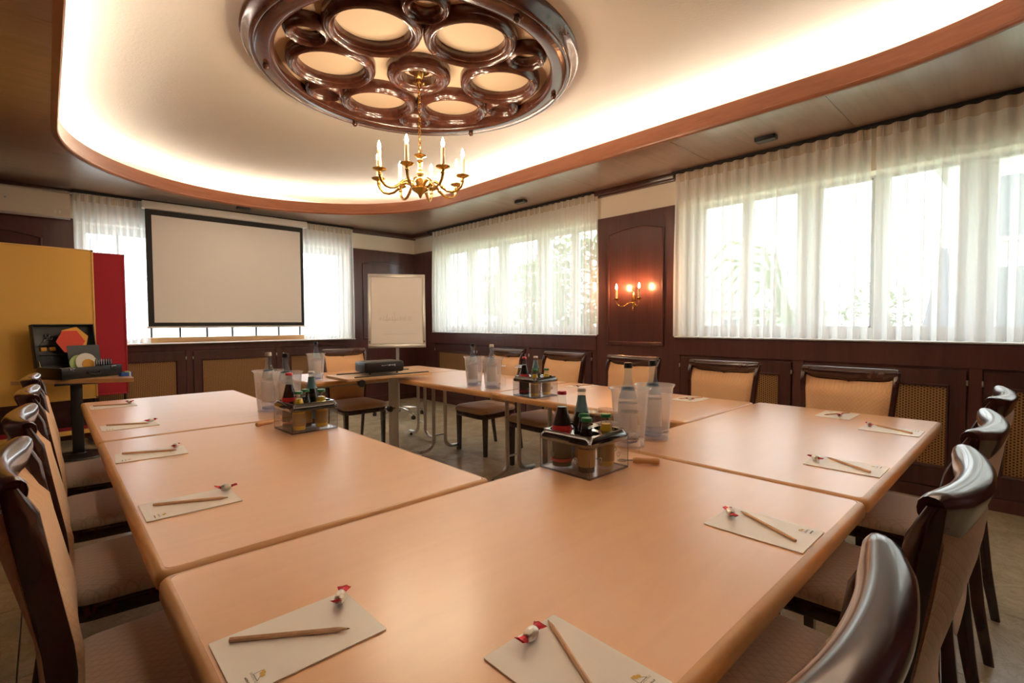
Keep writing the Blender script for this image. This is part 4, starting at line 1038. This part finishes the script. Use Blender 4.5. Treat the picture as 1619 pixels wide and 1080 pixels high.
# bottle openers with wooden handles
def opener(loc, rz, label):
    t = thing('bottle_opener', label, 'bottle opener', loc, rz)
    ax = Matrix.Rotation(PI/2, 3, 'Y')
    b = B(); b.lathe([(.001, -.045), (.0095, -.043), (.0115, -.035), (.0100, -.015), (.0095, .010), (.0110, .032), (.0085, .045), (.001, .046)], 14, (0, 0, .0118), axis=ax); b.obj('handle', 'beech_edge', t, ang=50)
    b = B(); b.tube([(.045, 0, .0118), (.070, 0, .0105)], .0035, 8); b.tube([(.082+.014*math.cos(2*PI*k/12), .011*math.sin(2*PI*k/12), .009) for k in range(12)], .0028, 6, True); b.obj('head', 'chrome', t)
opener((1.492, .915, ZT), R(126), 'wooden-handled bottle opener lying right of the foreground crate')
opener((.752, 2.535, ZT), R(20), 'wooden-handled bottle opener lying left of the left table crate')

# note cards, pencils, wrapped sweets
def make_card():
    t = thing('note_card', '', 'note card', (0, 0, 0), 0, 'cream note cards')
    b = B()
    b.rings([[Vector((x, y, z)) for x, y in rrect(.108, .077, .003, 3)] for z in (0, .0022)]); b.obj('sheet', 'paper', t, smooth=False)
    # printed mark in the corner: gold roof and crown over the lettering
    z = .0027; lx, ly = -.082, -.052
    b = B()
    def strip(p, q, wd):
        d = Vector((q[0]-p[0], q[1]-p[1])); d.normalize(); nx, ny = -d.y*wd/2, d.x*wd/2
        vs = [b.bm.verts.new((lx+a, ly+c, z)) for a, c in ((p[0]+nx, p[1]+ny), (q[0]+nx, q[1]+ny), (q[0]-nx, q[1]-ny), (p[0]-nx, p[1]-ny))]; b.bm.faces.new(vs)
    strip((.004, -.008), (.004, .010), .0009); strip((.004, -.008), (.018, .010), .0009); strip((.004, .010), (.016, .010), .0009); b.obj('logo_roof', 'ink', t, smooth=False)
    b = B()
    for (dx, dy, r_) in ((.0125, -.001, .0034), (.0155, .004, .0030), (.0130, .0045, .0026), (.0165, .0085, .0022)):
        b.bm.faces.new([b.bm.verts.new((lx+dx+r_*math.cos(2*PI*k/12), ly+dy+r_*math.sin(2*PI*k/12), z+.00003)) for k in range(12)])
    b.obj('logo_crown', 'gold_ink', t, smooth=False)
    cu = bpy.data.curves.new('lettering', 'FONT'); cu.body = 'RINGHOTELS'; cu.size = .0048; cu.align_x = 'CENTER'
    cu.materials.append(M['ink']); to = bpy.data.objects.new('lettering', cu); COL.objects.link(to)
    bpy.context.view_layer.update(); me = bpy.data.meshes.new_from_object(to.evaluated_get(bpy.context.evaluated_depsgraph_get()))
    bpy.data.objects.remove(to); o = ob('lettering', me, t, (lx+.0005, ly+.001, z), -PI/2); o['kind'] = 'stuff'
    b = B(); rs = random.Random(8)
    for k in range(7):
        y_ = -.011+.0032*k; b.b2(lx-.0075, lx-.0045-rs.uniform(0, .001), ly+y_, ly+y_+.002, z-.0003, z)
    b.obj('small_print', 'ink', t, smooth=False)['kind'] = 'stuff'
    return t
def make_pencil():
    t = thing('pencil', '', 'pencil', (0, 0, 0), 0, 'natural wood pencils')
    ax = Matrix.Rotation(PI/2, 3, 'Y')
    b = B(); b.lathe([(.001, -.0885), (.0040, -.0885), (.0040, .070), (.0014, .085)], 6, (0, 0, .0036), axis=ax); b.obj('shaft', 'pencil', t, smooth=False)
    b = B(); b.lathe([(.0014, .085), (.0002, .089)], 6, (0, 0, .0036), axis=ax); b.lathe([(.0014, -.0889), (.001, -.0889), (.001, -.0884)], 6, (0, 0, .0036), axis=ax); b.obj('lead', 'pencil_lead', t)
    return t
def make_sweet(seed):
    rs = random.Random(seed); t = thing('wrapped_sweet', '', 'sweet', (0, 0, 0), 0, 'wrapped sweets')
    b = B(); rg = []
    for k in range(9):
        th = PI*k/8; x = -.0135*math.cos(th); r_ = .0098*math.sqrt(max(.04, math.sin(th)))
        rg.append([Vector((x, r_*(1+rs.uniform(-.09, .09))*math.cos(2*PI*i/14), .0105+r_*(1+rs.uniform(-.09, .09))*math.sin(2*PI*i/14))) for i in range(14)])
    b.rings(rg); b.obj('wrapper', 'silver_foil', t, ang=20)
    for s in (-1, 1):
        b = B(); rg = []; tilt_ = rs.uniform(-.1, .6)
        for k, (d, wd, th) in enumerate(((.0115, .003, .003), (.016, .006, .0035), (.022, .010, .0022), (.028, .0125, .0015))):
            rg.append([Vector((s*d, wd*math.cos(2*PI*i/10), .0105+tilt_*(d-.011)+(th+.0022*math.sin(4*PI*i/5+seed)*(k > 0))*math.sin(2*PI*i/10))) for i in range(10)])
        b.rings(rg); b.obj('twist', 'red_foil', t, ang=20)
    return t
cards = [
 ((.274, .778), 0, (.191, .837), (.337, .737), (.360, .822), .9, 'at the lower left corner of the picture'),
 ((.527, .435), PI/2, (.517, .404), (.567, .507), (.528, .522), .2, 'at the lower edge of the picture centre'),
 ((1.222, .437), PI/2, (1.191, .356), (1.279, .511), (1.235, .518), .7, 'before the second chair on the right'),
 ((.275, 1.572), 0, (.195, 1.613), (.357, 1.537), (.369, 1.613), 0, 'before the second chair on the left'),
 ((.277, 2.275), R(-4), (.202, 2.335), (.345, 2.262), (.358, 2.315), 1.2, 'before the third chair on the left'),
 ((.280, 2.985), 0, (.213, 3.045), (.341, 2.978), (.367, 3.012), .6, 'before the farthest chair on the left'),
 ((.280, 3.775), 0, (.202, 3.824), (.349, 3.775), (.362, 3.812), 2.0, 'at the far left table end'),
 ((1.955, .437), PI/2, (1.911, .359), (2.011, .507), (1.948, .525), 1.0, 'before the third chair on the right'),
 ((2.735, .442), PI/2, (2.709, .367), (2.800, .512), (2.765, .528), .4, 'near the right corner of the rightmost table'),
 ((2.985, .709), PI, (3.075, .680), (2.926, .750), (2.918, .682), .1, 'before the nearest window side chair'),
 ((2.960, 1.500), PI, (3.045, 1.470), (2.900, 1.545), (2.890, 1.470), 1.4, 'right of the front bottle coolers'),
 ((2.985, 2.390), PI, (3.065, 2.360), (2.920, 2.430), (2.905, 2.365), .3, 'on the window side behind the blue-necked bottle'),
 ((2.985, 3.650), PI, (3.065, 3.620), (2.920, 3.690), (2.905, 3.640), .8, 'left of the white window side coolers'),
]
cp = pp = None; sweets = [None]*3
for i, ((x, y), rz, tail, tip, sw, sa, where) in enumerate(cards):
    c = make_card() if cp is None else dup(cp); cp = cp or c
    c.location = (x, y, ZT); c.rotation_euler = (0, 0, rz); c['label'] = 'cream note card '+where
    p = make_pencil() if pp is None else dup(pp); pp = pp or p
    p.location = ((tail[0]+tip[0])/2, (tail[1]+tip[1])/2, ZT+.0023); p.rotation_euler = (0, 0, math.atan2(tip[1]-tail[1], tip[0]-tail[0])); p['label'] = 'natural wood pencil on the card '+where
    k = i % 3
    s = make_sweet(k+1) if sweets[k] is None else dup(sweets[k]); sweets[k] = sweets[k] or s
    s.location = (sw[0], sw[1], ZT+.0025); s.rotation_euler = (0, 0, sa); s['label'] = 'red and silver wrapped sweet on the card '+where

# ------------------------------------------------------------------ outside, seen faintly through the sheers
g = B(); g.b2(4.9, 60, -40, 60, -.62, -.5); struct(g.obj('ground', 'lawn', smooth=False), 'lawn outside the windows', 'ground')
def tree(name, label, x, y, h, rad, mat, seed, n=260, group=None):
    rs = random.Random(seed); t = thing(name, label, 'tree' if 'tree' in name else 'shrub', (x, y, -.5), 0, group)
    b = B(); b.tube([(0, 0, 0), (.05, .02, h*.35), (0, .05, h*.7)], [.09, .07, .03], 8)
    for k in range(6):
        a = rs.uniform(0, 2*PI); b.tube([(0, 0, h*(.25+.07*k)), (rad*.45*math.cos(a), rad*.45*math.sin(a), h*(.45+.07*k))], [.04, .015], 6)
    b.obj('trunk', 'bark', t)
    b = B()
    for k in range(n):
        u = rs.uniform(-1, 1); a = rs.uniform(0, 2*PI); q = rs.uniform(.35, 1)**.5; rr_ = math.sqrt(1-u*u)
        c = Vector((rad*q*rr_*math.cos(a), rad*q*rr_*math.sin(a), h*.62+h*.38*q*u)); s_ = rs.uniform(.10, .22)*rad/1.4
        d1 = Vector((rs.uniform(-1, 1), rs.uniform(-1, 1), rs.uniform(-.6, .6))).normalized(); d2 = d1.cross(Vector((rs.uniform(-1, 1), rs.uniform(-1, 1), 1))).normalized()
        vs = [b.bm.verts.new(c+d1*s_*p_+d2*s_*.45*q_) for p_, q_ in ((-1, 0), (0, .8), (1, 0), (0, -.8))]; b.bm.faces.new(vs)
    f = b.obj('crown', mat, t, smooth=False); f['kind'] = 'stuff'
    return t
tree('garden_tree', 'dark bushy tree behind the far side window, at its right end', 12.5, 10.2, 4.6, 1.8, 'leaf', 1, 900)
tree('garden_tree', 'second bushy tree behind the far side window, towards the corner', 14.2, 14.4, 4.2, 2.0, 'leaf2', 2, 900)
tree('garden_shrub', 'leafy shrub outside the middle of the near side window', 9.6, 1.75, 2.4, .6, 'leaf2', 3, 420)
tree('garden_shrub', 'small leafy shrub outside the near side window, left part', 10.5, 3.6, 2.2, .8, 'leaf', 4, 380)
pl = thing('arching_plant', 'plant with long arching branches outside the near side window', 'plant', (9.0, 2.75, -.5))
rs = random.Random(11)
for k in range(7):
    a = R(60+18*k+rs.uniform(-6, 6)); L = rs.uniform(.9, 1.5); hh = rs.uniform(2.2, 3.1)
    b = B(); b.tube([(0, 0, 0), (.1*L*math.cos(a), .1*L*math.sin(a), hh*.6), (.4*L*math.cos(a), .4*L*math.sin(a), hh*.95), (.8*L*math.cos(a), .8*L*math.sin(a), hh*.98), (1.15*L*math.cos(a), 1.15*L*math.sin(a), hh*.8)], [.03, .028, .035, .035, .008], 6); b.obj('branch', 'leaf', pl)
pa = thing('closed_parasol', 'closed grey garden parasol outside the near side window', 'parasol', (8.6, .88, -.5))
b = B(); b.tube([(0, 0, 0), (0, 0, 2.75)], .025, 8); b.obj('pole', 'alu', pa)
b = B(); rg = []
for z, r_ in ((.75, .30), (1.1, .26), (1.7, .17), (2.3, .08), (2.68, .03)): rg.append([Vector((r_*(1+.22*math.cos(6*2*PI*i/36))*math.cos(2*PI*i/36), r_*(1+.22*math.cos(6*2*PI*i/36))*math.sin(2*PI*i/36), z)) for i in range(36)])
b.rings(rg); b.obj('canopy', 'parasol', pa, ang=60)
b = B(); b.lathe([(.001, 0), (.28, 0), (.28, .06), (.05, .09), (.001, .09)], 20); b.obj('base', 'grey_metal', pa)
def house(label, x0, x1, y0, y1, h, wins):
    t = thing('house', label, 'house', ((x0+x1)/2, (y0+y1)/2, -.5)); hx, hy = (x1-x0)/2, (y1-y0)/2
    B().b2(-hx, hx, -hy, hy, 0, h).obj('walls', 'render_white', t, smooth=False)
    b = B(); ov = .35
    b.rings([[Vector((-hx-ov, -hy-ov, h)), Vector((hx+ov, -hy-ov, h)), Vector((hx+ov, hy+ov, h)), Vector((-hx-ov, hy+ov, h))], [Vector((-.3, -hy*.6, h+1.5)), Vector((.3, -hy*.6, h+1.5)), Vector((.3, hy*.6, h+1.5)), Vector((-.3, hy*.6, h+1.5))]]); b.obj('roof', 'roof_grey', t, smooth=False)
    for yw, zw, ww, hw in wins:
        b = B(); b.b2(-hx-.06, -hx+.02, yw-ww/2-.08, yw+ww/2+.08, zw-.08, zw+hw+.08); f = b.obj('window', 'pvc', t, smooth=False)
        b = B(); b.b2(-hx-.08, -hx-.055, yw-ww/2, yw+ww/2, zw, zw+hw); b.obj('pane', 'dark_glass', f, smooth=False)
house('pale house outside the near side window at the right frame edge', 14.0, 22.0, -7.0, 1.4, 5.2, [(2.9, 1.3, 1.0, 1.5), (1.0, 1.3, 1.0, 1.5), (-1.0, 1.3, 1.0, 1.5), (2.9, 3.4, 1.0, 1.2), (1.0, 3.4, 1.0, 1.2)])
house('low pale outbuilding outside the near side window, left part', 17.0, 22.0, 5.6, 10.0, 2.1, [(-.9, .9, 1.0, .9), (1.0, .9, 1.0, .9)])
b = B(); b.b2(13.5, 13.62, 1.6, 5.4, -.5, .9)
wl2 = tag(b.obj('garden_wall', 'render_white', smooth=False), 'low pale garden wall outside the near side window', 'wall')
